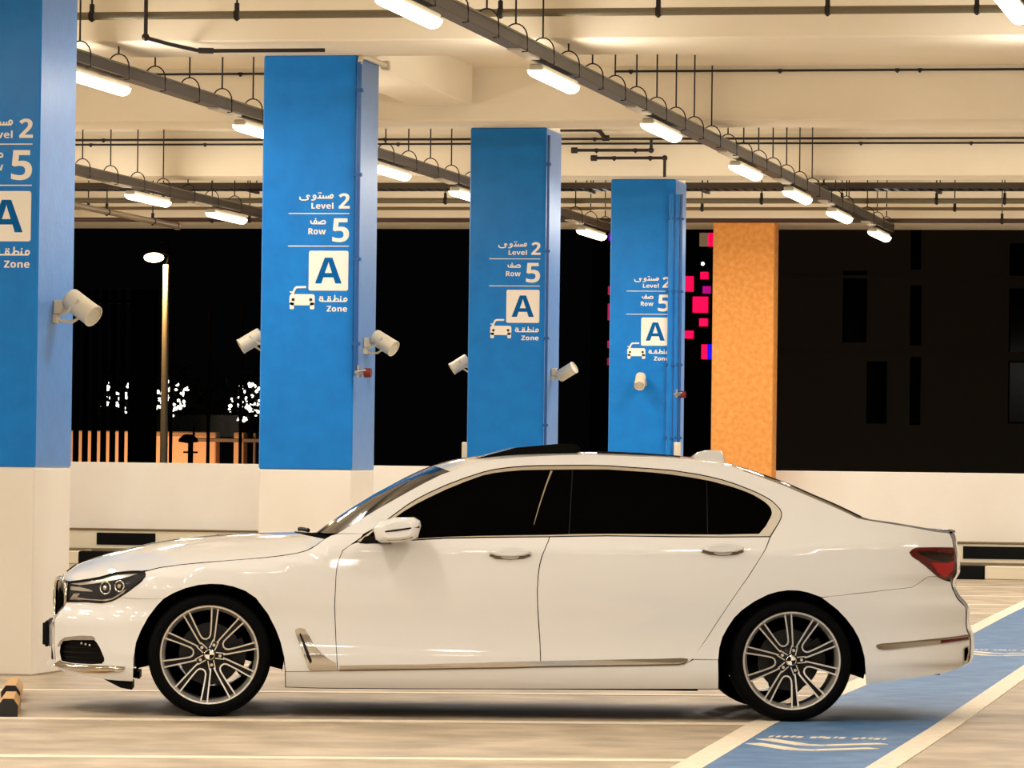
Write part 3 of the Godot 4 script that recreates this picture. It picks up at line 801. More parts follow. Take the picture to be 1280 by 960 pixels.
func loft(p: PackedVector2Array, layers: Array, base := Vector3.ZERO, follow := false) -> MB:
	# layers: [z, scale about the middle, shift]; closes both ends
	var mid := Vector2.ZERO
	for q in p: mid += q / p.size()
	var g: Array = []
	for l in layers:
		var row := PackedVector3Array()
		for i in p.size() + 1:
			var q: Vector2 = mid + (p[i % p.size()] - mid) * l[1] + (l[2] if l.size() > 2 else Vector2.ZERO)
			row.append(base + Vector3(q.x, q.y, l[0] + (half_width(q.x, q.y) if follow else 0.0)))
		g.append(row)
	var m := MB.new()
	# normals point away from the middle line
	for i in g.size() - 1:
		for j in p.size():
			var nr: Array = []
			for k in [[i, j], [i + 1, j], [i + 1, j + 1], [i, j + 1]]:
				var a: int = k[0]
				var b: int = k[1] % p.size()
				var du: Vector3 = g[min(a + 1, g.size() - 1)][b] - g[max(a - 1, 0)][b]
				var dv: Vector3 = g[a][(b + 1) % p.size()] - g[a][(b - 1 + p.size()) % p.size()]
				var nn := du.cross(dv).normalized()
				var radial := g[a][b] - (base + Vector3(mid.x, mid.y, g[a][b].z - base.z)) as Vector3
				if nn.dot(radial + Vector3(0, 0, (1.0 if a >= g.size() / 2 else -1.0) * 0.01)) < 0.0: nn = -nn
				nr.append(nn)
			m.quad4(g[i][j], g[i + 1][j], g[i + 1][j + 1], g[i][j + 1], nr[0], nr[1], nr[2], nr[3])
	var last: PackedVector3Array = g[-1]
	var ce := Vector3.ZERO
	for i in p.size(): ce += last[i] / p.size()
	for i in p.size(): m.tri(ce, last[i], last[i + 1], Vector3.BACK, Vector3.BACK, Vector3.BACK)
	return m

func make_wheel() -> Array:
	# parts round the origin, outer face towards +z; returns [called, MB, material, parent index]
	var parts: Array = []
	var R := 0.272
	var m := MB.new()
	m.lathe(PackedVector2Array([Vector2(0.262, -0.125), Vector2(0.30, -0.135), Vector2(0.325, -0.125), Vector2(0.338, -0.105), Vector2(0.3415, -0.06), Vector2(0.3415, 0.06), Vector2(0.338, 0.105), Vector2(0.328, 0.124), Vector2(0.312, 0.133), Vector2(0.293, 0.134), Vector2(0.276, 0.126), Vector2(0.268, 0.112)]), 72)
	parts.append(["tyre", m, M.rubber, -1])
	m = MB.new()   # barrel and lip
	m.lathe(PackedVector2Array([Vector2(0.268, 0.115), Vector2(0.275, 0.124), Vector2(0.272, 0.128), Vector2(0.264, 0.127), Vector2(0.259, 0.119), Vector2(0.251, 0.104), Vector2(0.246, 0.08), Vector2(0.246, 0.06)]), 72)
	parts.append(["rim_lip", m, M.alloy, -1])
	m = MB.new()
	m.lathe(PackedVector2Array([Vector2(0.246, 0.06), Vector2(0.244, 0.02), Vector2(0.248, -0.12)]), 72)
	parts.append(["barrel", m, M.alloy_dark, -1])
	m = MB.new()
	m.lathe(PackedVector2Array([Vector2(0.001, -0.01), Vector2(0.075, -0.01), Vector2(0.08, -0.025), Vector2(0.172, -0.025), Vector2(0.172, -0.055), Vector2(0.001, -0.055)]), 48)
	parts.append(["brake_disc", m, M.disc, -1])
	m = MB.new()
	var cp := PackedVector2Array()
	for k in 9:
		var a := -0.5 + k * 0.125
		cp.append(Vector2(cos(a), sin(a)) * 0.20)
	for k in 9:
		var a := 0.5 - k * 0.125
		cp.append(Vector2(cos(a), sin(a)) * 0.12)
	m.prism(cp, -0.05, 0.02)
	parts.append(["brake_caliper", m, M.alloy_dark, -1])
	for k in 10:
		var phi := deg_to_rad(84.0 - 36.0 * k)          # where this branch meets the rim
		var u_side := 1.0 if k % 2 == 0 else -1.0       # towards its rounded gap
		var axis_u := phi + u_side * deg_to_rad(18.0)
		var axis_v := phi - u_side * deg_to_rad(18.0)
		var lines: Array = []
		# edge beside the rounded gap, with half of the gap's round end
		var p := PackedVector2Array()
		p.append(Vector2.from_angle(phi + u_side * deg_to_rad(3.9)) * 0.262)
		var du := Vector2.from_angle(axis_u)
		var pu := du.orthogonal() * (1.0 if du.orthogonal().dot(Vector2.from_angle(phi)) > 0 else -1.0)
		p.append(du * 0.170 + pu * 0.044)
		p.append(du * 0.130 + pu * 0.0335)
		p.append(du * 0.106 + pu * 0.026)
		p.append(du * 0.093 + pu * 0.016)
		p.append(du * 0.0885)
		lines.append(p)
		var p2 := PackedVector2Array()
		p2.append(Vector2.from_angle(phi - u_side * deg_to_rad(3.9)) * 0.262)
		var dv := Vector2.from_angle(axis_v)
		var pv := dv.orthogonal() * (1.0 if dv.orthogonal().dot(Vector2.from_angle(phi)) > 0 else -1.0)
		p2.append(dv * 0.105 + pv * 0.017)
		p2.append(dv * 0.078 + pv * 0.010)
		lines.append(p2)
		# dark web between the edges
		var web := MB.new()
		var poly := PackedVector2Array(p)
		poly.append(dv * 0.04); poly.append(p2[2]); poly.append(p2[1]); poly.append(p2[0])
		if Geometry2D.triangulate_polygon(poly).size() > 0:
			var ix := Geometry2D.triangulate_polygon(poly)
			for i in range(0, ix.size(), 3):
				for zz in [0.0, -0.02]:
					var q: Array = []
					for h in 3:
						var w: Vector2 = poly[ix[i + h]]
						q.append(Vector3(w.x, w.y, 0.080 + 0.028 * clamp(w.length() / 0.262, 0.0, 1.0) + zz))
					var nn := Vector3(0, 0, 1.0 if zz == 0.0 else -1.0)
					web.tri(q[0], q[1], q[2], nn, nn, nn)
		var at := parts.size()
		parts.append(["spoke", web, M.alloy_dark, -1])
		var edge := MB.new()
		for l in lines:
			for i in l.size() - 1:
				var a: Vector2 = l[i]
				var b: Vector2 = l[i + 1]
				var d := (b - a).normalized()
				var o := d.orthogonal() * 0.0040
				a -= d * 0.002; b += d * 0.002
				var za: float = 0.086 + 0.032 * a.length() / 0.262
				var zb: float = 0.086 + 0.032 * b.length() / 0.262
				var A := Vector3(a.x, a.y, za); var B := Vector3(b.x, b.y, zb); var O := Vector3(o.x, o.y, 0)
				edge.quad(A - O, B - O, B + O, A + O, Vector3(-a.normalized().x * 0.12, -a.normalized().y * 0.12, 1).normalized())
				for sgn in [-1.0, 1.0]:
					edge.quad(A + O * sgn, B + O * sgn, B + O * sgn - Vector3(0, 0, 0.02), A + O * sgn - Vector3(0, 0, 0.02), O.normalized() * sgn)
		parts.append(["spoke_edge", edge, M.alloy, at])
	m = MB.new()
	m.lathe(PackedVector2Array([Vector2(0.082, 0.05), Vector2(0.078, 0.086), Vector2(0.05, 0.092), Vector2(0.03, 0.094), Vector2(0.001, 0.094)]), 40)
	var hub := parts.size()
	parts.append(["hub", m, M.alloy_dark, -1])
	for k in 5:
		var a := deg_to_rad(66.0 - 72.0 * k)
		m = MB.new()
		m.tube(Vector3(cos(a) * 0.058, sin(a) * 0.058, 0.08), Vector3(cos(a) * 0.058, sin(a) * 0.058, 0.097), 0.0085, -1.0, 10)
		for s in [-1.0, 1.0]:
			var t: Vector2 = Vector2.from_angle(a).orthogonal() * s
			var c := Vector2.from_angle(a)
			m.box(Vector3(c.x * 0.058 + t.x * 0.016, c.y * 0.058 + t.y * 0.016, 0.091), Vector3(0.05, 0.006, 0.006), 0.0, Basis(Vector3.BACK, a))
		parts.append(["wheel_bolt", m, M.alloy, hub])
	m = MB.new()
	m.lathe(PackedVector2Array([Vector2(0.031, 0.09), Vector2(0.030, 0.100), Vector2(0.026, 0.102), Vector2(0.024, 0.100)]), 28)
	parts.append(["badge_ring", m, M.chrome, hub])
	for k in 4:
		m = MB.new()
		var sec := PackedVector2Array([Vector2.ZERO])
		for i in 7: sec.append(Vector2.from_angle(PI / 2 * k + PI / 12 * i) * 0.0245)
		m.prism(sec, 0.094, 0.1005)
		parts.append(["badge_quarter", m, M.sign if k % 2 == 0 else M.gloss, hub])
	return parts

func build_car() -> void:
	var car := thing("car", "long white saloon car parked side-on with black windows and multi-spoke wheels", "car", Vector3(-5.035, 0, -24.844), deg_to_rad(14.17))
	var P: Array = [car, car]
	var under := func(k: String, off := -0.013) -> void:
		both("panel_gap", panel(grown(outline(k), 0.0045), [], off, 0.0, 0.08), M.matte_black, P)
	# flanks
	var fascia := both("front_bumper", panel(outline("bumper_front"), [outline("intake"), outline("intake_trim")], 0.0, 0.012), M.paint, P)
	both("front_fender", panel(outline("fender"), [], 0.0, 0.012), M.paint, P)
	both("side_frame", panel(outline("side"), [], 0.0, 0.012), M.paint, P)
	var dir := 0
	var fd := both("front_door", panel(outline("door_front"), [], 0.0, 0.012), M.paint, P)
	var rd := both("rear_door", panel(outline("door_rear"), [], 0.0, 0.012), M.paint, P)
	var rb := both("rear_bumper", panel(outline("bumper_rear"), [outline("exhaust")], 0.0, 0.012), M.paint, P)
	var sill := both("sill", panel(outline("sill"), [], -0.004, 0.05), M.paint, P)
	for k in ["fender", "door_front", "door_rear", "sill"]: under.call(k)
	both("sill_trim", panel(outline("strip"), [], 0.006, 0.01), M.chrome, P)
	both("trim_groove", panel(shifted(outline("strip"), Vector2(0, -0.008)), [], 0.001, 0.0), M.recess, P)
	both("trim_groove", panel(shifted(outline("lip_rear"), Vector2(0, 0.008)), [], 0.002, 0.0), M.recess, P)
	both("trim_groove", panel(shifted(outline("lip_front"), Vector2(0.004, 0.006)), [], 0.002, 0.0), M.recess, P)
	var vt := both("fender_trim", panel(outline("vent"), [], 0.008, 0.012, 0.02), M.chrome, P)
	both("vent_slot", panel(outline("vent_dark"), [], 0.010, 0.004, 0.02), M.alloy_dark, vt)
	# side windows
	both("window_frame", panel(outline("dlo_out"), [], -0.010, 0.0), M.matte_black, P)
	both("window_surround", panel(grown(outline("dlo_out"), -0.006), [outline("dlo_in")], 0.002, 0.01, 0.03), M.satin, P)
	both("window_pillar", panel(outline("dlo_in"), [], -0.006, 0.0), M.glass, P)
	both("side_window", panel(outline("glass_front"), [], -0.003, 0.004), M.glass, P)
	both("side_window", panel(outline("glass_rear"), [], -0.003, 0.004), M.glass, P)
	both("side_window", panel(outline("glass_quarter"), [], -0.003, 0.004), M.glass, P)
	both("pillar_strip", panel(grown(outline("trim_a"), -0.002), [], -0.001, 0.004), M.chrome, P)
	both("pillar_strip", panel(outline("trim_b"), [], -0.001, 0.004), M.alloy_dark, P)
	both("pillar_strip", panel(PackedVector2Array([Vector2(1.138, 1.043), Vector2(1.142, 1.043), Vector2(1.150, 1.333), Vector2(1.146, 1.334)]), [], -0.001, 0.004), M.alloy_dark, P)
	# front corner
	both("bumper_trim", panel(outline("lip_front"), [], 0.008, 0.012, 0.03), M.chrome, P)
	both("intake_trim", panel(outline("intake_trim"), [], 0.006, 0.012, 0.02), M.chrome, P)
	var ik := both("air_intake", panel(grown(outline("intake"), 0.004), [], -0.035, 0.0, 0.03), M.black, P)
	for k in 3:
		var yy: float = 0.305 + 0.028 * k
		both("intake_bar", panel(PackedVector2Array([Vector2(-2.45, yy), Vector2(-2.215 - 0.012 * k, yy), Vector2(-2.215 - 0.012 * k, yy + 0.007), Vector2(-2.45, yy + 0.007)]), [], -0.022, 0.012), M.gloss, ik)
	for k in 3:
		var fog := MB.new()
		var fx := -2.335 + 0.024 * k
		fog.ball(Vector3(fx, 0.388 - 0.004 * k, half_width(fx, 0.388) - 0.02), Vector3(0.010, 0.008, 0.010), 6, 8)
		both("fog_lamp", fog, M.chrome, ik)
	var hl := both("headlight", panel(outline("headlight"), [], -0.022, 0.0, 0.03), M.black, P)
	both("headlight_strip", panel(outline("hl_upper"), [], -0.012, 0.006, 0.03), M.satin, hl)
	both("headlight_strip", panel(outline("hl_mid"), [], -0.012, 0.006, 0.03), M.satin, hl)
	both("headlight_strip", panel(outline("hl_low"), [], -0.012, 0.006, 0.03), M.chrome, hl)
	for q in [[-2.205, 0.700, 0.034], [-2.125, 0.712, 0.030]]:
		var pr := MB.new()
		var ring := PackedVector3Array()
		for k in 20:
			var x: float = q[0] + q[2] * 0.85 * cos(TAU * k / 20)
			var y: float = q[1] + q[2] * sin(TAU * k / 20)
			ring.append(Vector3(x, y, half_width(x, y) - 0.012))
		pr.sweep(ring, 0.005, 6, true)
		pr.ball(Vector3(q[0], q[1], half_width(q[0], q[1]) - 0.022), Vector3(q[2] * 0.5, q[2] * 0.55, 0.012), 8, 12)
		both("projector_lens", pr, M.chrome, hl)
	var rim := MB.new()
	var ro := outline("headlight")
	var rp := PackedVector3Array()
	for q in along(PackedVector2Array(Array(ro) + [ro[0]]), 60): rp.append(Vector3(q.x, q.y, side_at(q.x, q.y)[0] - 0.001))
	rim.sweep(rp, 0.0055, 6)
	both("headlight_rim", rim, M.gloss, hl)
	both("headlight_lens", panel(grown(outline("headlight"), -0.004), [], -0.002, 0.0, 0.03), M.lens, hl)
	# rear corner
	var tl := both("tail_light", panel(outline("tail"), [], 0.004, 0.015, 0.03), M.tail, P)
	both("tail_light_band", panel(outline("tail_dark"), [], 0.006, 0.003, 0.03), M.tail_dark, tl)
	both("tail_light_reflector", panel(PackedVector2Array([Vector2(2.40, 0.895), Vector2(2.50, 0.893), Vector2(2.545, 0.905), Vector2(2.54, 0.86), Vector2(2.50, 0.82), Vector2(2.48, 0.815), Vector2(2.44, 0.84)]), [], 0.0055, 0.002, 0.03), M.tail_bright, tl)
	both("bumper_trim", panel(outline("lip_rear"), [], 0.008, 0.014, 0.03), M.chrome, P)
	both("reflector", panel(PackedVector2Array([Vector2(2.46, 0.446), Vector2(2.63, 0.466), Vector2(2.63, 0.480), Vector2(2.46, 0.464)]), [], 0.011, 0.003, 0.03), M.tail, rb)
	both("exhaust_tip", panel(outline("exhaust"), [], -0.01, 0.02, 0.02), M.gloss, P)
	both("exhaust_rim", panel(outline("exhaust"), [grown(outline("exhaust"), -0.008)], 0.006, 0.012, 0.02), M.chrome, P)
	# skins from flank to flank
	put("bonnet", crosswise(line_of("hood_e"), line_of("hood_c"), 2.3, Vector3.UP, 0.004), M.paint, car)
	var cow := crosswise(PackedVector2Array([Vector2(-1.0, 0.975), Vector2(-0.90, 1.01)]), PackedVector2Array([Vector2(-1.19, 1.0), Vector2(-1.02, 1.008)]), 2.0, Vector3.UP, 0.02, 4)
	var cowl := put("cowl", cow, M.matte_black, car)
	var wp := MB.new()
	for s in [[-0.30, 0.42], [-0.62, 0.12]]:
		wp.sweep(PackedVector3Array([Vector3(-1.13, 1.022, s[0]), Vector3(-1.12, 1.030, (s[0] + s[1]) / 2), Vector3(-1.08, 1.028, s[1])]), 0.010, 6)
	put("wiper", wp, M.black, cowl)
	put("windscreen", crosswise(line_of("wind_e"), line_of("wind_c"), 2.2, Vector3(-1, 1, 0), 0.003), M.windscreen, car)
	put("roof", crosswise(line_of("roof_e"), line_of("roof_c"), 2.4, Vector3.UP, 0.001, 40), M.paint, car)
	put("rear_window", crosswise(line_of("rear_e"), line_of("rear_c"), 2.2, Vector3(1, 1, 0), 0.004), M.windscreen, car)
	var bl := crosswise(line_of("trunk_e"), line_of("trunk_c"), 2.4, Vector3.UP, 0.003)
	var boot := put("boot_lid", bl, M.paint, car)
	var nose_e := PackedVector2Array(); var nose_c := PackedVector2Array()
	for k in 14:
		var y := lerpf(0.735, 0.25, k / 13.0)
		nose_e.append(Vector2(ev(T_nose, y), y))
		nose_c.append(Vector2(ev(T_nose, y) - (0.055 if y < 0.5 else 0.018), y))
	put("nose", crosswise(nose_e, nose_c, 2.0, Vector3.LEFT, 0.0, 24), M.paint, car)
	var back_e := PackedVector2Array(); var back_c := PackedVector2Array()
	for k in 24:
		var y := lerpf(1.057, 0.31, k / 23.0)
		back_e.append(Vector2(ev(T_tail, y), y))
		back_c.append(Vector2(ev(T_tail, y) + 0.10, y))
	put("tail_panel", crosswise(back_e, back_c, 2.0, Vector3.RIGHT, 0.0, 40), M.paint, car)
	var sp := MB.new()
	for s in [-1.0, 1.0]:
		sp.sweep(PackedVector3Array([Vector3(2.63, 1.064, 0), Vector3(2.60, 1.064, 0.35 * s), Vector3(2.535, 1.062, 0.68 * s)]), 0.010, 6)
	put("lid_lip", sp, M.gloss, boot)
	# roof details
	var sr := MB.new()
	var sun := line_of("sun")
	sun.append(Vector2(0.30, 1.480)); sun.append(Vector2(0.08, 1.468))
	sr.prism(sun, -0.44, 0.44)
	put("sunroof", sr, M.gloss, car)
	for s in [-1.0, 1.0]:
		var rr := MB.new()
		rr.sweep(PackedVector3Array([Vector3(0.55, 1.491, 0.44 * s), Vector3(0.80, 1.484, 0.44 * s), Vector3(1.02, 1.470, 0.44 * s)]), 0.008, 6)
		put("roof_strip", rr, M.gloss, car)
	put("antenna_fin", loft(line_of("fin"), [[-0.035, 0.9], [-0.022, 1.0], [0.022, 1.0], [0.035, 0.9]]), M.paint, car)
	# mirrors on their stalks
	var mr := both("door_mirror", loft(outline("mirror"), [[0.985, 0.78], [1.0, 0.93], [1.03, 1.0], [1.10, 1.0], [1.135, 0.95], [1.155, 0.84], [1.165, 0.62]]), M.paint, P)
	var ms := MB.new()
	ms.sweep(PackedVector3Array([Vector3(-0.70, 0.984, 0.90), Vector3(-0.66, 0.988, 0.96), Vector3(-0.63, 0.997, 1.04)]), 0.020, 8)
	both("mirror_stalk", ms, M.gloss, mr)
	var mi := MB.new()
	var slot := PackedVector3Array()
	for q in [[-0.690, 1.034, 1.150], [-0.66, 1.038, 1.162], [-0.60, 1.047, 1.168], [-0.54, 1.056, 1.166], [-0.475, 1.066, 1.148]]: slot.append(Vector3(q[0], q[1], q[2]))
	mi.sweep(slot, 0.0055, 6)
	both("indicator", mi, M.gloss, mr)
	var mu := MB.new()
	mu.prism(PackedVector2Array([Vector2(-0.665, 1.003), Vector2(-0.52, 1.012), Vector2(-0.505, 1.026), Vector2(-0.515, 1.003), Vector2(-0.56, 0.993), Vector2(-0.65, 0.988)]), 1.10, 1.157)
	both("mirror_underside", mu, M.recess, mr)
	both("mirror_base", panel(PackedVector2Array([Vector2(-0.80, 0.968), Vector2(-0.62, 0.968), Vector2(-0.64, 0.99), Vector2(-0.74, 1.012), Vector2(-0.77, 1.005)]), [], 0.004, 0.01), M.gloss, fd)
	for d in [[fd, "handle_f"], [rd, "handle_r"]]:
		var low := PackedVector2Array()
		for q in outline(d[1]): low.append(q + Vector2(0, -0.013))
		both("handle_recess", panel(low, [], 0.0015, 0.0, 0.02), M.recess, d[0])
		var ho := outline(d[1])
		var mid := Vector2.ZERO
		for q in ho: mid += q / ho.size()
		var cup := PackedVector2Array()
		for k in 14: cup.append(mid + Vector2(0.052 * cos(TAU * k / 14), -0.022 + 0.014 * sin(TAU * k / 14)))
		both("finger_cup", panel(cup, [], 0.003, 0.0, 0.02), M.paint, d[0])
		both("door_handle", loft(ho, [[0.004, 0.98], [0.020, 1.0], [0.030, 0.92], [0.034, 0.75]], Vector3(0, 0.004, 0), true), M.paint, d[0])
	# grille, plate, badge on the nose
	for s in [-1.0, 1.0]:
		var kr := PackedVector3Array()
		for k in 28:
			var a := TAU * k / 28
			var zz: float = 0.225 + 0.185 * sign(cos(a)) * pow(abs(cos(a)), 0.7)
			var yy: float = 0.628 + 0.110 * sign(sin(a)) * pow(abs(sin(a)), 0.75)
			kr.append(Vector3(-2.520 + 0.49 * zz * zz + 0.14 * max(0.0, yy - 0.66), yy, zz * s))
		var km := MB.new()
		km.sweep(kr, 0.013, 8, true)
		var gr := put("kidney_grille", km, M.chrome, car)
		var kb := MB.new()
		for k in 28:
			var ce := Vector3(-2.487, 0.628, 0.225 * s)
			kb.tri(ce, kr[k] + Vector3(0.008, 0, 0), kr[(k + 1) % 28] + Vector3(0.008, 0, 0), Vector3.LEFT, Vector3.LEFT, Vector3.LEFT)
		put("grille_back", kb, M.matte_black, gr)
		for k in 9:
			var zz := 0.06 + 0.041 * k
			var sl := MB.new()
			sl.box(Vector3(-2.500 + 0.49 * zz * zz, 0.628, zz * s), Vector3(0.012, 0.205 - 0.05 * abs(k - 4) / 4.0, 0.008))
			put("grille_bar", sl, M.satin, gr)
	var np := MB.new()
	np.box(Vector3(-2.566, 0.424, 0), Vector3(0.022, 0.125, 0.52), 0.004)
	var plate := put("number_plate", np, M.gloss, car)
	np = MB.new()
	np.box(Vector3(-2.552, 0.424, 0), Vector3(0.02, 0.145, 0.54), 0.004)
	put("plate_holder", np, M.black, plate)
	var lg := MB.new()
	lg.box(Vector3(-2.492, 0.330, 0), Vector3(0.05, 0.090, 0.84), 0.006)
	put("lower_grille", lg, M.black, car)
	var bd := MB.new()
	bd.tube(Vector3(-2.423, 0.782, 0), Vector3(-2.433, 0.7955, 0), 0.034, -1.0, 20)
	put("bonnet_badge", bd, M.alloy_dark, car)
	# underside, wheel wells, wheels
	var ub := MB.new()
	ub.box(Vector3(-0.05, 0.26, 0), Vector3(2.30, 0.19, 1.66))
	ub.box(Vector3(2.26, 0.34, 0), Vector3(0.45, 0.16, 1.3))
	ub.box(Vector3(-2.26, 0.31, 0), Vector3(0.26, 0.12, 1.1))
	ub.box(Vector3(0.0, 0.50, 0), Vector3(4.3, 0.3, 0.90))
	put("underbody", ub, M.matte_black, car)
	var fl := MB.new()
	fl.prism(line_of("flap"), 0.45, 0.80)
	both("wheel_spat", fl, M.black, P)
	for wx in [-1.62, 1.615]:
		var well := MB.new()
		var g: Array = []
		for k in 25:
			var a := deg_to_rad(-14.0 + 208.0 * k / 24)
			var q := Vector2(wx + 0.413 * cos(a), 0.345 + 0.408 * sin(a))
			var row := PackedVector3Array()
			for z in [0.50, half_width(q.x, q.y) - 0.006]: row.append(Vector3(q.x, q.y, z))
			g.append(row)
		well.grid(g, Vector3.DOWN)
		for k in 24: well.tri(Vector3(wx, 0.345, 0.50), g[k][0], g[k + 1][0], Vector3.BACK, Vector3.BACK, Vector3.BACK)
		if wx < 0.0: both("wheel_well", well, M.matte_black, P)
		else:
			# the rear wells stay open low down, so that the floor behind shows through the spokes
			both("wheel_well", well, M.matte_black, P)
	var parts := make_wheel()
	var shared: Array = []
	for p in parts: shared.append(p[1].mesh())
	for w in [[-1.62, 1.0, 0.0], [1.615, 1.0, 11.0], [-1.62, -1.0, 0.0], [1.615, -1.0, 20.0]]:
		var hold: Array = []
		var root: Node3D
		for i in parts.size():
			var p: Array = parts[i]
			if i == 0:
				root = put("wheel", shared[0], p[2], car, Vector3(w[0], 0.3415, 0.79 * w[1]))
				root.basis = Basis(Vector3.UP, 0.0 if w[1] > 0 else PI) * Basis(Vector3.BACK, deg_to_rad(w[2]))
				hold.append(root)
			else:
				hold.append(put(p[0], shared[i], p[2], root))

# ---------------------------------------------------------------- lamps under their trunking
func area(parent: Node3D, at: Vector3, face: Vector3, size: Vector2, e: float) -> void:
	var l := AreaLight3D.new()
	l.name = "lamp_light"
	l.area_size = size
	l.area_normalize_energy = true
	l.light_color = LAMP_COLOR
	l.light_energy = e
	l.area_range = 60.0
	l.area_attenuation = 2.0
	l.shadow_enabled = true
	parent.add_child(l, true)
	# the long side runs along z
	l.basis = Basis(Vector3.BACK, -face.cross(Vector3.BACK), -face) if abs(face.y) < 0.5 else Basis(Vector3(0, 0, 1), Vector3(1, 0, 0), Vector3(0, 1, 0))
	l.position = at

func make_lamp(label: String, x: float, z: float, group: String, L := 1.5) -> void:
	var o := thing("batten_lamp", label, "lamp", Vector3(x, 4.415, z), 0.0, group)
	var m := MB.new()
	m.box(Vector3(0, 0.055, 0), Vector3(0.11, 0.05, L), 0.01)
	put("housing", m, M.housing, o)
	m = MB.new()
	var pr := PackedVector2Array()
	for k in 9:
		var a := PI + PI * k / 8
		pr.append(Vector2(cos(a) * 0.072, sin(a) * 0.062 + 0.034))
	m.prism(pr, -L / 2 + 0.02, L / 2 - 0.02)
	put("diffuser", m, M.glow, o)
	area(o, Vector3(0, -0.032, 0), Vector3.DOWN, Vector2(L - 0.1, 0.10), LAMP_E)
	area(o, Vector3(0.076, 0.005, 0), Vector3.RIGHT, Vector2(L - 0.1, 0.05), LAMP_E * 0.24)
	area(o, Vector3(-0.076, 0.005, 0), Vector3.LEFT, Vector2(L - 0.1, 0.05), LAMP_E * 0.24)

func soffit(z: float) -> float:
	for s in [[-34.05, -35.35], [-42.05, -43.0], [-50.0, -50.8], [-26.66, -27.66], [-58.2, -60.0]]:
		if z <= s[0] + 0.02 and z >= s[1] - 0.02: return 4.78
	return 5.3

func build_lamps() -> void:
	var zs := [-28.6, -33.8, -39.0, -44.3, -48.3, -52.1, -56.3]
	var rows := {
		"A": [-6.43, ["warm glowing batten lamp at the top edge, right of the second blue column", "glowing batten lamp higher than and just right of the third blue column's top", "glowing batten lamp straight above the fourth blue column", "glowing batten lamp above the orange pillar, fourth down the long right-hand trunking", "glowing batten lamp just right of the orange pillar's top, over the dark opening", "glowing batten lamp next to last before the dark end of the long trunking", "last glowing batten lamp, lowest on the long trunking over the right dark opening"]],
		"B": [-10.15, ["", "glowing batten lamp against the nearest blue column's light edge, at the upper left", "glowing batten lamp touching the second blue column's left edge", "glowing batten lamp beside the light right face of the second blue column", "glowing batten lamp against the third blue column's left edge", "", "glowing batten lamp between the third and fourth blue columns, over the dark opening"]],
		"C": [-14.05, ["", "", "", "", "glowing batten lamp above the street lamp outside, between first and second columns", "glowing batten lamp low beside the second column, at the dark opening's top edge", ""]],
		"D": [-2.43, ["large glowing batten lamp cut by the top right corner", "", "", "", "", "", ""]],
		"E": [1.4, ["", "", "", "", "", "", ""]],
		"F": [-17.95, ["", "", "", "", "", "", ""]],
	}
	for r in rows:
		var x: float = rows[r][0]
		var zz: Array = zs.duplicate()
		if r == "B": zz[6] = -56.1
		if r == "C":
			zz[4] = -48.9; zz[5] = -52.4
		for i in 7:
			var lb: String = rows[r][1][i]
			make_lamp(lb if lb else "batten lamp hidden from view behind the columns or beyond the frame", x, zz[i], "batten lamps in rows under the ceiling" if lb else "batten lamps out of sight")
		for z in [-23.3 if not r in ["A", "D"] else -20.9, -18.0 if r != "D" else -16.0, -12.6, -7.3, -2.0, 3.3]:
			make_lamp("batten lamp hidden from view behind the columns or beyond the frame", x, z, "batten lamps out of sight")
		if r in ["E", "F"]: continue
		var t := thing("lamp_trunking", {"A": "long steel trunking carrying lamps from the top edge down to the right opening", "B": "steel trunking carrying lamps behind the first, second and third blue columns", "C": "short visible steel trunking at far left, above the street lamp outside", "D": "steel trunking above the corner lamp at the top right"}[r], "cable trunking", Vector3(x, 4.58, 0), 0.0, "lamp trunkings")
		var m := MB.new()
		var zb := -57.4 if r != "C" else -56.0
		m.box(Vector3(0, 0, (4.0 + zb) / 2), Vector3(0.13, 0.10, 4.0 - zb), 0.006)
		put("channel", m, M.tray, t)
		m = MB.new()
		for s in [-1.0, 1.0]: m.box(Vector3(0.068 * s, 0.045, (4.0 + zb) / 2), Vector3(0.012, 0.014, 4.0 - zb))
		put("flange", m, M.galv, t)
		for i in 7:
			m = MB.new()
			m.box(Vector3(0, -0.057, zz[i] + 1.25), Vector3(0.10, 0.02, 0.8), 0.004)
			put("cover_plate", m, M.housing, t)
		var hoop := MB.new()
		var hp := PackedVector3Array()
		for k in 11:
			var a := PI * k / 10
			hp.append(Vector3(0.09 * cos(a), 0.03 + 0.11 * sin(a), 0))
		hoop.sweep(hp, 0.006, 6)
		hoop.sweep(PackedVector3Array([Vector3(0.09, 0.03, 0), Vector3(0.09, -0.07, 0), Vector3(0.05, -0.072, 0)]), 0.006, 6)
		var hm := hoop.mesh()
		for k in 27:
			var z := -29.0 - 1.08 * k
			if z < zb + 0.3: break
			if abs(z + 54.0) < 0.35: continue
			put("hanger_hoop", hm, M.rod, t, Vector3(0, 0, z))
			var rod := MB.new()
			rod.tube(Vector3(0, 0.14, z), Vector3(0, soffit(z) - 4.58, z), 0.0075, -1.0, 6)
			put("hanger_rod", rod, M.rod, t)

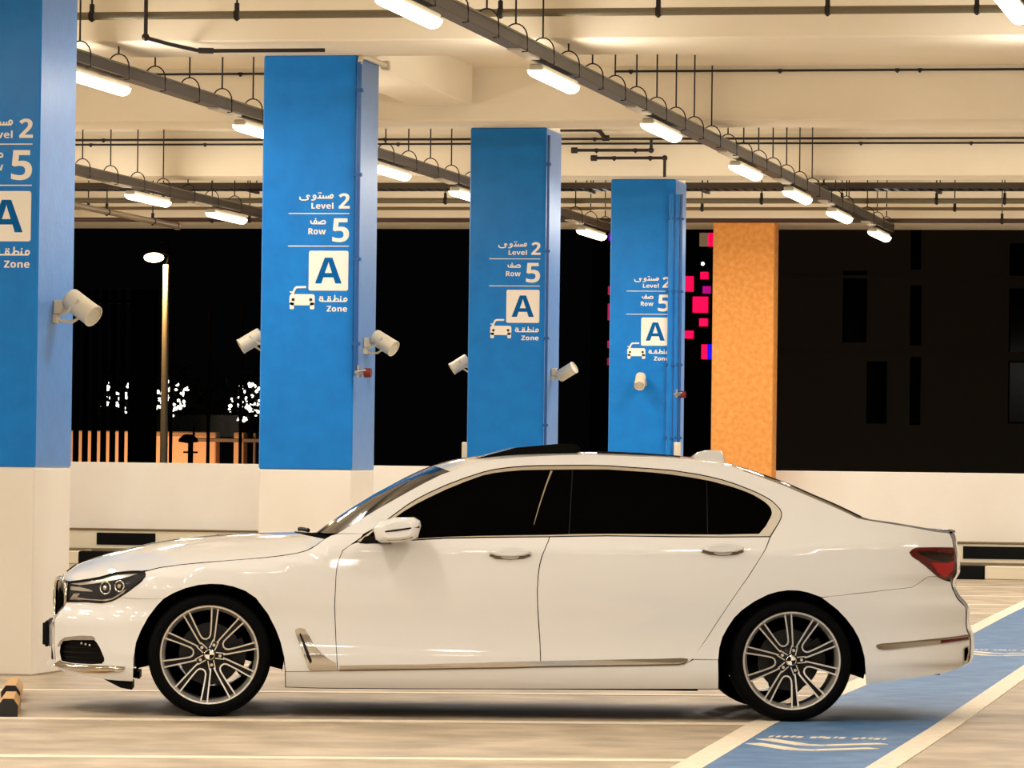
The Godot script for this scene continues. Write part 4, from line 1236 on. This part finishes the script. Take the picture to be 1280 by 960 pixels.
# ---------------------------------------------------------------- pipes, conduits and cable trays below the ceiling
func run_pipe(called: String, label: String, cat: String, a: Vector3, b: Vector3, r: float, m: Material, hangers: Array, top: float, k := 12) -> Node3D:
	var o := thing(called, label, cat, a)
	var mb := MB.new()
	mb.tube(Vector3.ZERO, b - a, r, -1.0, k)
	put("pipe", mb, m, o)
	for h in hangers:
		var at: Vector3 = (b - a) * h
		var c := MB.new()
		c.tube(at - (b - a).normalized() * 0.02, at + (b - a).normalized() * 0.02, r + (0.008 if r > 0.02 else 0.005), -1.0, 12)
		if r > 0.02:
			c.box(at + Vector3(0, r + 0.03, 0), Vector3(0.035, 0.07, 0.03), 0.004)
		c.box(at - Vector3(0, r + 0.006, 0), Vector3(0.02, 0.02, 0.02), 0.002)
		put("clamp", c, M.rod, o)
		if top > a.y + at.y + r + 0.05:
			c = MB.new()
			c.tube(at + Vector3(0, r + 0.05, 0), Vector3(at.x, top - a.y, at.z), 0.008, -1.0, 6)
			put("hanger_rod", c, M.rod, o)
	return o

func build_services() -> void:
	var mp := run_pipe("sprinkler_pipe", "thick grey sprinkler pipe crossing the whole top of the picture", "pipe", Vector3(-14.0, 4.945, -33.6), Vector3(-1.9, 4.945, -33.6), 0.031, M.galv, [0.3190, 0.4174, 0.5930, 0.6962, 0.8052, 0.9000], 5.3)
	var d := thing("branch_pipe", "dark pipe dropping from the top edge and elbowing right behind the second column's head", "pipe", Vector3(-9.68, 4.76, -33.55))
	var m := MB.new()
	m.sweep(PackedVector3Array([Vector3(0, 0.53, 0), Vector3(0, 0.03, 0), Vector3(0.02, 0.0, -0.02), Vector3(0.12, -0.02, -0.30), Vector3(0.24, -0.035, -0.62), Vector3(0.30, -0.04, -0.65), Vector3(1.3, -0.04, -0.65)]), 0.016, 10)
	put("pipe", m, M.conduit, d)
	m = MB.new()
	m.ball(Vector3(0, 0.01, 0), Vector3(0.032, 0.032, 0.032))
	put("elbow", m, M.conduit, d)
	m = MB.new()
	m.tube(Vector3(0.26, -0.037, -0.64), Vector3(0.38, -0.04, -0.65), 0.024)
	put("coupling", m, M.conduit, d)
	run_pipe("conduit", "thin dark conduit along the beam from the nearest column to the second", "conduit", Vector3(-14.0, 5.25, -42.03), Vector3(-10.2, 5.25, -42.03), 0.011, M.conduit, [0.45, 0.75], 0.0, 8)
	run_pipe("conduit", "thin dark conduit high on the beam at the upper right", "conduit", Vector3(-7.40, 5.255, -42.03), Vector3(-2.0, 5.255, -42.03), 0.011, M.conduit, [0.03, 0.3, 0.51, 0.55], 0.0, 8)
	run_pipe("conduit", "upper of two thin dark pipes along the beam behind the columns", "conduit", Vector3(-18.0, 5.20, -49.92), Vector3(-2.5, 5.20, -49.92), 0.014, M.conduit, [0.2, 0.42, 0.58, 0.66], 0.0, 8)
	run_pipe("conduit", "lower of two thin dark pipes along the beam behind the columns", "conduit", Vector3(-18.0, 5.145, -49.92), Vector3(-2.5, 5.145, -49.92), 0.012, M.conduit, [0.19, 0.28, 0.43, 0.779, 0.86], 0.0, 8)
	for q in [[-9.24, -8.33, 5.06], [-9.01, -8.17, 4.97]]:
		var b := run_pipe("branch_pipe", "short dark sprinkler branch above the fourth column, %s" % ("upper of the pair" if q[2] > 5.0 else "lower of the pair"), "pipe", Vector3(q[0], q[2], -49.8), Vector3(q[1], q[2], -49.8), 0.018, M.conduit, [0.3, 0.8], 0.0, 8)
		m = MB.new()
		m.tube(Vector3(-0.02, 0, 0), Vector3(0.05, 0, 0), 0.035)
		put("end_cap", m, M.conduit, b)
		m = MB.new()
		m.tube(Vector3(q[1] - q[0], 0, 0), Vector3(q[1] - q[0], 0.12 if q[2] > 5.0 else -0.22, 0), 0.018)
		m.ball(Vector3(q[1] - q[0], 0, 0), Vector3(0.034, 0.034, 0.034))
		put("elbow", m, M.conduit, b)
	var up := thing("branch_pipe", "short dark pipe with an elbow at the top right of the third column's head", "pipe", Vector3(-9.45, 5.30, -49.8))
	m = MB.new()
	m.sweep(PackedVector3Array([Vector3.ZERO, Vector3(0.46, 0, 0), Vector3(0.52, -0.02, 0), Vector3(0.58, -0.10, 0)]), 0.026, 8)
	put("pipe", m, M.conduit, up)
	m = MB.new()
	m.tube(Vector3(0.55, -0.10, 0), Vector3(0.63, -0.10, 0), 0.035)
	put("elbow", m, M.conduit, up)
	# the thick run of trays and pipes before the outer wall
	var t := thing("cable_tray", "broad dark perforated cable tray crossing above the dark openings", "cable tray", Vector3(-10.5, 4.91, -54.0))
	m = MB.new()
	m.box(Vector3(0, 0.0, 0.26), Vector3(17.0, 0.075, 0.012))
	m.box(Vector3(0, 0.0, -0.26), Vector3(17.0, 0.075, 0.012))
	put("side_rail", m, M.tray, t)
	m = MB.new()
	for k in 140:
		m.box(Vector3(-8.45 + 0.1214 * k, -0.03, 0), Vector3(0.05, 0.012, 0.52))
	tag(put("rung", m, M.rod, t), "", "", "", "stuff")
	m = MB.new()
	for k in 5:
		m.tube(Vector3(-8.5, -0.005, -0.18 + 0.08 * k), Vector3(8.5, -0.002, -0.17 + 0.08 * k), 0.022, -1.0, 8)
	put("cable_bundle", m, M.black, t)
	for k in 12:
		m = MB.new()
		for s in [-0.22, 0.22]: m.tube(Vector3(-8.0 + 1.45 * k, -0.05, s), Vector3(-8.0 + 1.45 * k, 0.39, s), 0.008, -1.0, 6)
		m.box(Vector3(-8.0 + 1.45 * k, -0.055, 0), Vector3(0.04, 0.03, 0.6))
		put("hanger", m, M.rod, t)
	run_pipe("service_pipe", "grey pipe running under the broad cable tray", "pipe", Vector3(-19.0, 4.80, -55.0), Vector3(-2.0, 4.80, -55.0), 0.035, M.galv, [0.1, 0.2, 0.28, 0.42, 0.5, 0.57, 0.66, 0.72, 0.79, 0.84, 0.9], 5.3)
	run_pipe("service_pipe", "thin tan pipe just under the broad cable tray", "pipe", Vector3(-19.0, 4.735, -55.6), Vector3(-2.0, 4.735, -55.6), 0.022, M.ochre, [0.13, 0.33, 0.61, 0.8], 5.3)
	run_pipe("service_pipe", "brown pipe along the foot of the edge beam, above the dark openings", "pipe", Vector3(-19.5, 4.70, -57.6), Vector3(-2.0, 4.70, -57.6), 0.030, M.brown, [0.22, 0.25, 0.58, 0.715, 0.83, 0.87], 5.3)
	var dp := run_pipe("service_pipe", "tan pipe slanting towards the dark opening above the street lamp", "pipe", Vector3(-15.35, 4.45, -49.0), Vector3(-15.32, 4.45, -54.7), 0.038, M.ochre, [0.45, 0.8], 5.3)
	m = MB.new()
	m.tube(Vector3(0.03, 0, -5.62), Vector3(0.03, 0, -5.72), 0.052)
	put("end_cap", m, M.ochre, dp)

# ---------------------------------------------------------------- kerbs, guard rail and wheel stops on the floor
func build_floor_things() -> void:
	for q in [[-7.385, -23.08, 0.78, "yellow and black wheel stop at the left edge, nearer of the two"], [-7.81, -24.45, 0.95, "yellow and black wheel stop at the left edge, farther of the two"]]:
		var o := thing("wheel_stop", q[3], "wheel stop", Vector3(q[0], 0, q[1]), deg_to_rad(16.5), "wheel stops before the car")
		var pr := PackedVector2Array([Vector2(-0.052, 0.0), Vector2(0.052, 0.0), Vector2(0.055, 0.062), Vector2(0.028, 0.1), Vector2(-0.028, 0.1), Vector2(-0.055, 0.062)])
		var m := MB.new()
		m.prism(pr, -q[2], -0.012)
		put("block", m, M.yellow, o)
		m = MB.new()
		m.prism(pr, -0.012, 0.0)
		put("black_end", m, mat(Color(0.05, 0.025, 0.015), 0.6), o)
	# guard rail with black panels, and the kerb in front of it
	var g := thing("guard_rail", "low cream guard rail with black panels along the back wall's foot", "barrier", Vector3(-11.0, 0, -58.5))
	var rm := MB.new()
	rm.box(Vector3(0, 0.335, -0.03), Vector3(18.0, 0.26, 0.10), 0.01)
	for k in 10: rm.box(Vector3(-8.5 + 1.9 * k, 0.11, -0.06), Vector3(0.10, 0.22, 0.08))
	put("rail", rm, M.cream, g)
	rm = MB.new()
	rm.box(Vector3(0, 0.475, -0.03), Vector3(18.0, 0.025, 0.14), 0.004)
	put("cap", rm, M.ochre, g)
	for k in 10:
		rm = MB.new()
		rm.box(Vector3(-6.05 + 1.707 * (k - 1), 0.345, 0.026), Vector3(0.84, 0.165, 0.012), 0.003)
		put("black_panel", rm, M.black, g)
	var kb := thing("kerb", "black and cream painted kerb at the foot of the back wall", "kerb", Vector3(-11.0, 0, -58.1))
	for k in 20:
		rm = MB.new()
		rm.box(Vector3(-8.01 + 0.953 * (k - 1), 0.09, 0), Vector3(0.943, 0.18, 0.24), 0.015)
		put("kerb_stone", rm, M.black if k % 2 == 1 else M.cream, kb)

# ---------------------------------------------------------------- the night outside the opening
func build_outside() -> void:
	var b := MB.new()
	b.box(Vector3(-14, -0.25, -85), Vector3(70, 0.3, 49))
	tag(put("street", b, M.night_dark), "dark paving outside the car park at night", "street", "", "structure")
	# street lamp
	var s := thing("street_lamp", "lit street lamp on a pale post outside, between the first two columns", "street lamp", Vector3(-21.2, -0.1, -75))
	b = MB.new()
	b.tube(Vector3.ZERO, Vector3(0, 5.0, 0), 0.075, 0.055, 16)
	put("post", b, M.cream, s)
	b = MB.new()
	b.box(Vector3(-0.16, 5.20, 0), Vector3(0.42, 0.05, 0.24), 0.02)
	b.sweep(PackedVector3Array([Vector3(0, 4.98, 0), Vector3(0.06, 5.25, 0), Vector3(0.0, 5.42, 0), Vector3(-0.16, 5.42, 0)]), 0.02, 8)
	put("head", b, M.fence, s)
	b = MB.new()
	b.ball(Vector3(-0.19, 5.12, 0.14), Vector3(0.185, 0.085, 0.13), 8, 16)
	put("lamp_glass", b, glow(Color(1.0, 0.90, 0.72), 9.0), s)
	var ol := OmniLight3D.new()
	ol.name = "street_lamp_light"
	ol.light_color = Color(1.0, 0.78, 0.52); ol.light_energy = 9.0; ol.omni_range = 60.0; ol.omni_attenuation = 2.0
	ol.light_size = 0.05; ol.shadow_enabled = true
	s.add_child(ol)
	ol.position = Vector3(-0.17, 5.0, 0.30)
	# garden wall behind, washed by the lamp
	var gw := thing("garden_wall", "orange lit low wall outside behind the dark railings", "wall", Vector3(-23.0, 0, -82))
	b = MB.new()
	b.box(Vector3(-0.6, 0.98, 0), Vector3(3.0, 2.05, 0.3), 0.02)
	b.box(Vector3(1.35, 0.98, 0), Vector3(0.2, 2.05, 0.3), 0.02)
	put("wall", b, mat(Color(0.93, 0.74, 0.56), 0.9), gw)
	b = MB.new()
	b.box(Vector3(1.15, 1.85, 0.02), Vector3(1.6, 0.07, 0.32), 0.01)
	b.box(Vector3(1.65, 1.0, 0.0), Vector3(0.05, 2.0, 0.2), 0.01)
	put("gate_lintel", b, mat(Color(0.5, 0.42, 0.35), 0.8), gw)
	var gl := OmniLight3D.new()
	gl.name = "wall_washer_light"
	gl.light_color = Color(1.0, 0.80, 0.62); gl.light_energy = 8.0; gl.omni_range = 40.0; gl.omni_attenuation = 2.0
	gl.light_size = 0.08; gl.shadow_enabled = true
	var wl := thing("bollard_lamp", "low bollard lamp hidden behind the parapet, washing the orange wall", "lamp", Vector3(-23.3, 0, -79.6))
	b = MB.new()
	b.tube(Vector3.ZERO, Vector3(0, 0.55, 0), 0.06)
	put("post", b, M.fence, wl)
	b = MB.new()
	b.ball(Vector3(0, 0.65, 0), Vector3(0.1, 0.1, 0.1))
	put("lamp_globe", b, glow(Color(1.0, 0.75, 0.5), 4.0), wl)
	wl.add_child(gl)
	gl.position = Vector3(0, 0.65, 0)
	# tall railings
	var f := thing("railing", "tall black vertical bar railings outside, left of the street lamp", "fence", Vector3(-20.1, -0.1, -66))
	for k in 9:
		b = MB.new()
		b.box(Vector3(0.02 + 0.148 * k, 2.1, 0), Vector3(0.080, 4.2, 0.08), 0.01)
		put("bar", b, M.fence, f)
	b = MB.new()
	b.box(Vector3(1.12, 2.1, 0), Vector3(0.36, 4.2, 0.2), 0.02)
	put("post", b, M.fence, f)
	b = MB.new()
	b.box(Vector3(0.6, 0.5, 0), Vector3(1.4, 0.06, 0.05))
	b.box(Vector3(0.6, 4.0, 0), Vector3(1.4, 0.06, 0.05))
	put("rail", b, M.fence, f)
	# glazed screen with thin posts
	var sc := thing("glass_screen", "dark glass screen with thin posts outside, right of the street lamp", "screen", Vector3(-20.6, -0.1, -78))
	for x in [0.0, -0.61, -1.32, -1.82]:
		b = MB.new()
		b.box(Vector3(x, 2.2, 0), Vector3(0.05, 4.4, 0.06))
		put("post", b, M.fence, sc)
	b = MB.new()
	b.box(Vector3(-0.8, 2.42, 0), Vector3(2.2, 0.05, 0.05))
	put("rail", b, M.fence, sc)
	var gm := mat(Color(0.10, 0.14, 0.15, 0.25), 0.04)
	gm.transparency = BaseMaterial3D.TRANSPARENCY_ALPHA
	for x in [[-0.61, 0.0], [-1.32, -0.61], [-1.82, -1.32]]:
		b = MB.new()
		b.box(Vector3((x[0] + x[1]) / 2, 2.19, 0), Vector3(x[1] - x[0] - 0.06, 0.40, 0.012))
		put("pane", b, gm, sc)
	# lantern on a short post
	var ln := thing("path_lantern", "black mushroom shaped lantern silhouetted before the orange wall", "lantern", Vector3(-19.36, -0.1, -70))
	b = MB.new()
	b.tube(Vector3(0.03, 0, 0), Vector3(0.03, 1.85, 0), 0.045)
	put("post", b, M.fence, ln)
	b = MB.new()
	b.lathe(PackedVector2Array([Vector2(0.001, 1.98), Vector2(0.08, 1.97), Vector2(0.155, 1.90), Vector2(0.165, 1.85), Vector2(0.03, 1.83)]), 20, Vector3(-0.01, 0, 0), Vector3.UP, Vector3.RIGHT)
	put("hood", b, M.fence, ln)
	b = MB.new()
	b.box(Vector3(0.08, 1.98, 0), Vector3(0.03, 0.25, 0.03))
	b.box(Vector3(0.03, 1.68, 0), Vector3(0.24, 0.03, 0.03))
	put("arm", b, M.fence, ln)
	# dark trees hung with bright bulbs
	var rng := RandomNumberGenerator.new()
	rng.seed = 77
	var tree_spots := [[-23.75, 2.85, 0.62, "dark tree hung with bright lights just right of the street lamp post"], [-22.25, 2.80, 0.80, "dark tree hung with bright lights beside the second column's left edge"], [-25.2, 2.85, 0.75, "dark tree hung with bright lights behind the black railings"]]
	var tm := 0
	for q in tree_spots:
		var t := thing("lit_tree", q[3], "tree", Vector3(q[0], -0.1, -85.0 - tm * 0.6))
		tm += 1
		b = MB.new()
		b.tube(Vector3.ZERO, Vector3(0, q[1], 0), 0.10, 0.05)
		put("trunk", b, M.fence, t)
		b = MB.new()
		for k in 420:
			var p: Vector3 = Vector3(rng.randfn(0, 0.45), rng.randfn(0, 0.34), rng.randfn(0, 0.45)) * q[2] + Vector3(0, q[1], 0)
			var u := Vector3(rng.randfn(), rng.randfn(), rng.randfn()).normalized()
			var w := u.cross(Vector3(rng.randfn(), 1, rng.randfn())).normalized()
			var nn := u.cross(w)
			b.quad(p, p + u * 0.10 + w * 0.04, p + u * 0.2, p + u * 0.10 - w * 0.04, nn)
		tag(put("foliage", b, mat(Color(0.02, 0.035, 0.025), 0.7, 0.0, 0.2), t), "", "", "", "stuff")
		for k in 34:
			b = MB.new()
			var a := rng.randf() * TAU
			var rr: float = q[2] * rng.randf_range(0.15, 0.7)
			var c := Vector3(cos(a) * rr, q[1] + sin(a) * rr * 0.75 - 0.05, 0.5)
			for j in rng.randi_range(1, 3):
				b.ball(c + Vector3(rng.randfn(), rng.randfn(), 0) * 0.03, Vector3(rng.randf_range(0.012, 0.045), rng.randf_range(0.015, 0.04), 0.02), 5, 7)
			put("light_bulb", b, M.bulb, t)
	# facade with coloured light panels
	var fa := thing("light_facade", "black facade with glowing pink squares beside the orange pillar", "facade", Vector3(-11.6, 0, -70.2))
	b = MB.new()
	b.box(Vector3(0, 3.2, -0.2), Vector3(2.2, 7.0, 0.3))
	put("facade_wall", b, M.fence, fa)
	var pink := Color(1.0, 0.0, 0.33)
	for q in [[-10.93, 5.22, -10.79, 5.0, Color(0.45, 0.36, 0.25), 0.9], [-10.79, 5.22, -10.70, 5.0, pink, 1.0], [-10.91, 4.59, -10.78, 4.47, pink, 0.9], [-10.87, 4.36, -10.74, 4.24, Color(0.75, 0.0, 0.55), 0.8], [-11.03, 4.19, -10.78, 3.93, pink, 1.0], [-10.92, 3.84, -10.78, 3.71, pink, 1.0], [-11.15, 3.64, -11.01, 3.51, pink, 1.0], [-10.88, 3.42, -10.78, 3.18, pink, 0.9], [-10.78, 3.42, -10.66, 3.18, Color(0.10, 0.02, 1.0), 0.9], [-11.17, 4.52, -11.02, 4.27, pink, 0.9], [-12.42, 5.21, -12.34, 5.09, Color(0.45, 0.05, 0.8), 0.7], [-12.42, 4.35, -12.36, 4.21, Color(0.7, 0.1, 0.3), 0.7], [-12.42, 4.07, -12.36, 3.80, Color(0.7, 0.1, 0.3), 0.8], [-12.42, 3.47, -12.36, 3.35, Color(0.7, 0.1, 0.3), 0.7], [-12.42, 3.19, -12.37, 3.07, Color(0.6, 0.1, 0.2), 0.6]]:
		b = MB.new()
		b.box(Vector3((q[0] + q[2]) / 2 + 11.6, (q[1] + q[3]) / 2, 0), Vector3(q[2] - q[0], q[1] - q[3], 0.06), 0.006)
		put("light_panel", b, glow(q[4], q[5]), fa)
	b = MB.new()
	b.ball(Vector3(0.73, 4.72, 0.03), Vector3(0.03, 0.03, 0.03))
	put("lamp_bulb", b, M.bulb, fa)
	# dark building with window recesses to the right
	var rb := thing("dark_building", "dark building with faint tall windows beyond the right opening", "building", Vector3(-9.0, -0.1, -88))
	b = MB.new()
	b.box(Vector3(1.0, 4.5, -1.0), Vector3(9.0, 9.0, 1.6))
	put("wall", b, M.night, rb)
	for q in [[-10.80, 5.54, -10.32, 4.10], [-10.30, 3.72, -9.90, 2.47], [-9.44, 6.4, -9.24, 5.57], [-9.44, 5.25, -9.22, 4.05], [-9.43, 3.81, -9.22, 2.45], [-7.46, 6.1, -6.9, 5.42], [-7.46, 5.2, -6.9, 3.9], [-7.46, 3.75, -6.9, 2.5]]:
		b = MB.new()
		b.box(Vector3((q[0] + q[2]) / 2 + 9.0, (q[1] + q[3]) / 2, -0.21), Vector3(q[2] - q[0], q[1] - q[3], 0.04))
		var wn := put("window", b, M.fence, rb)
		b = MB.new()
		b.box(Vector3((q[0] + q[2]) / 2 + 9.0, (q[1] + q[3]) / 2, -0.188), Vector3(q[2] - q[0] - 0.06, q[1] - q[3] - 0.06, 0.01))
		put("pane", b, M.pane_night, wn)
	var sl := MB.new()
	sl.box(Vector3(1.0, 3.9, -0.17), Vector3(9.0, 0.06, 0.06))
	sl.box(Vector3(1.0, 5.42, -0.17), Vector3(9.0, 0.06, 0.06))
	put("ledge", sl, M.night, rb)
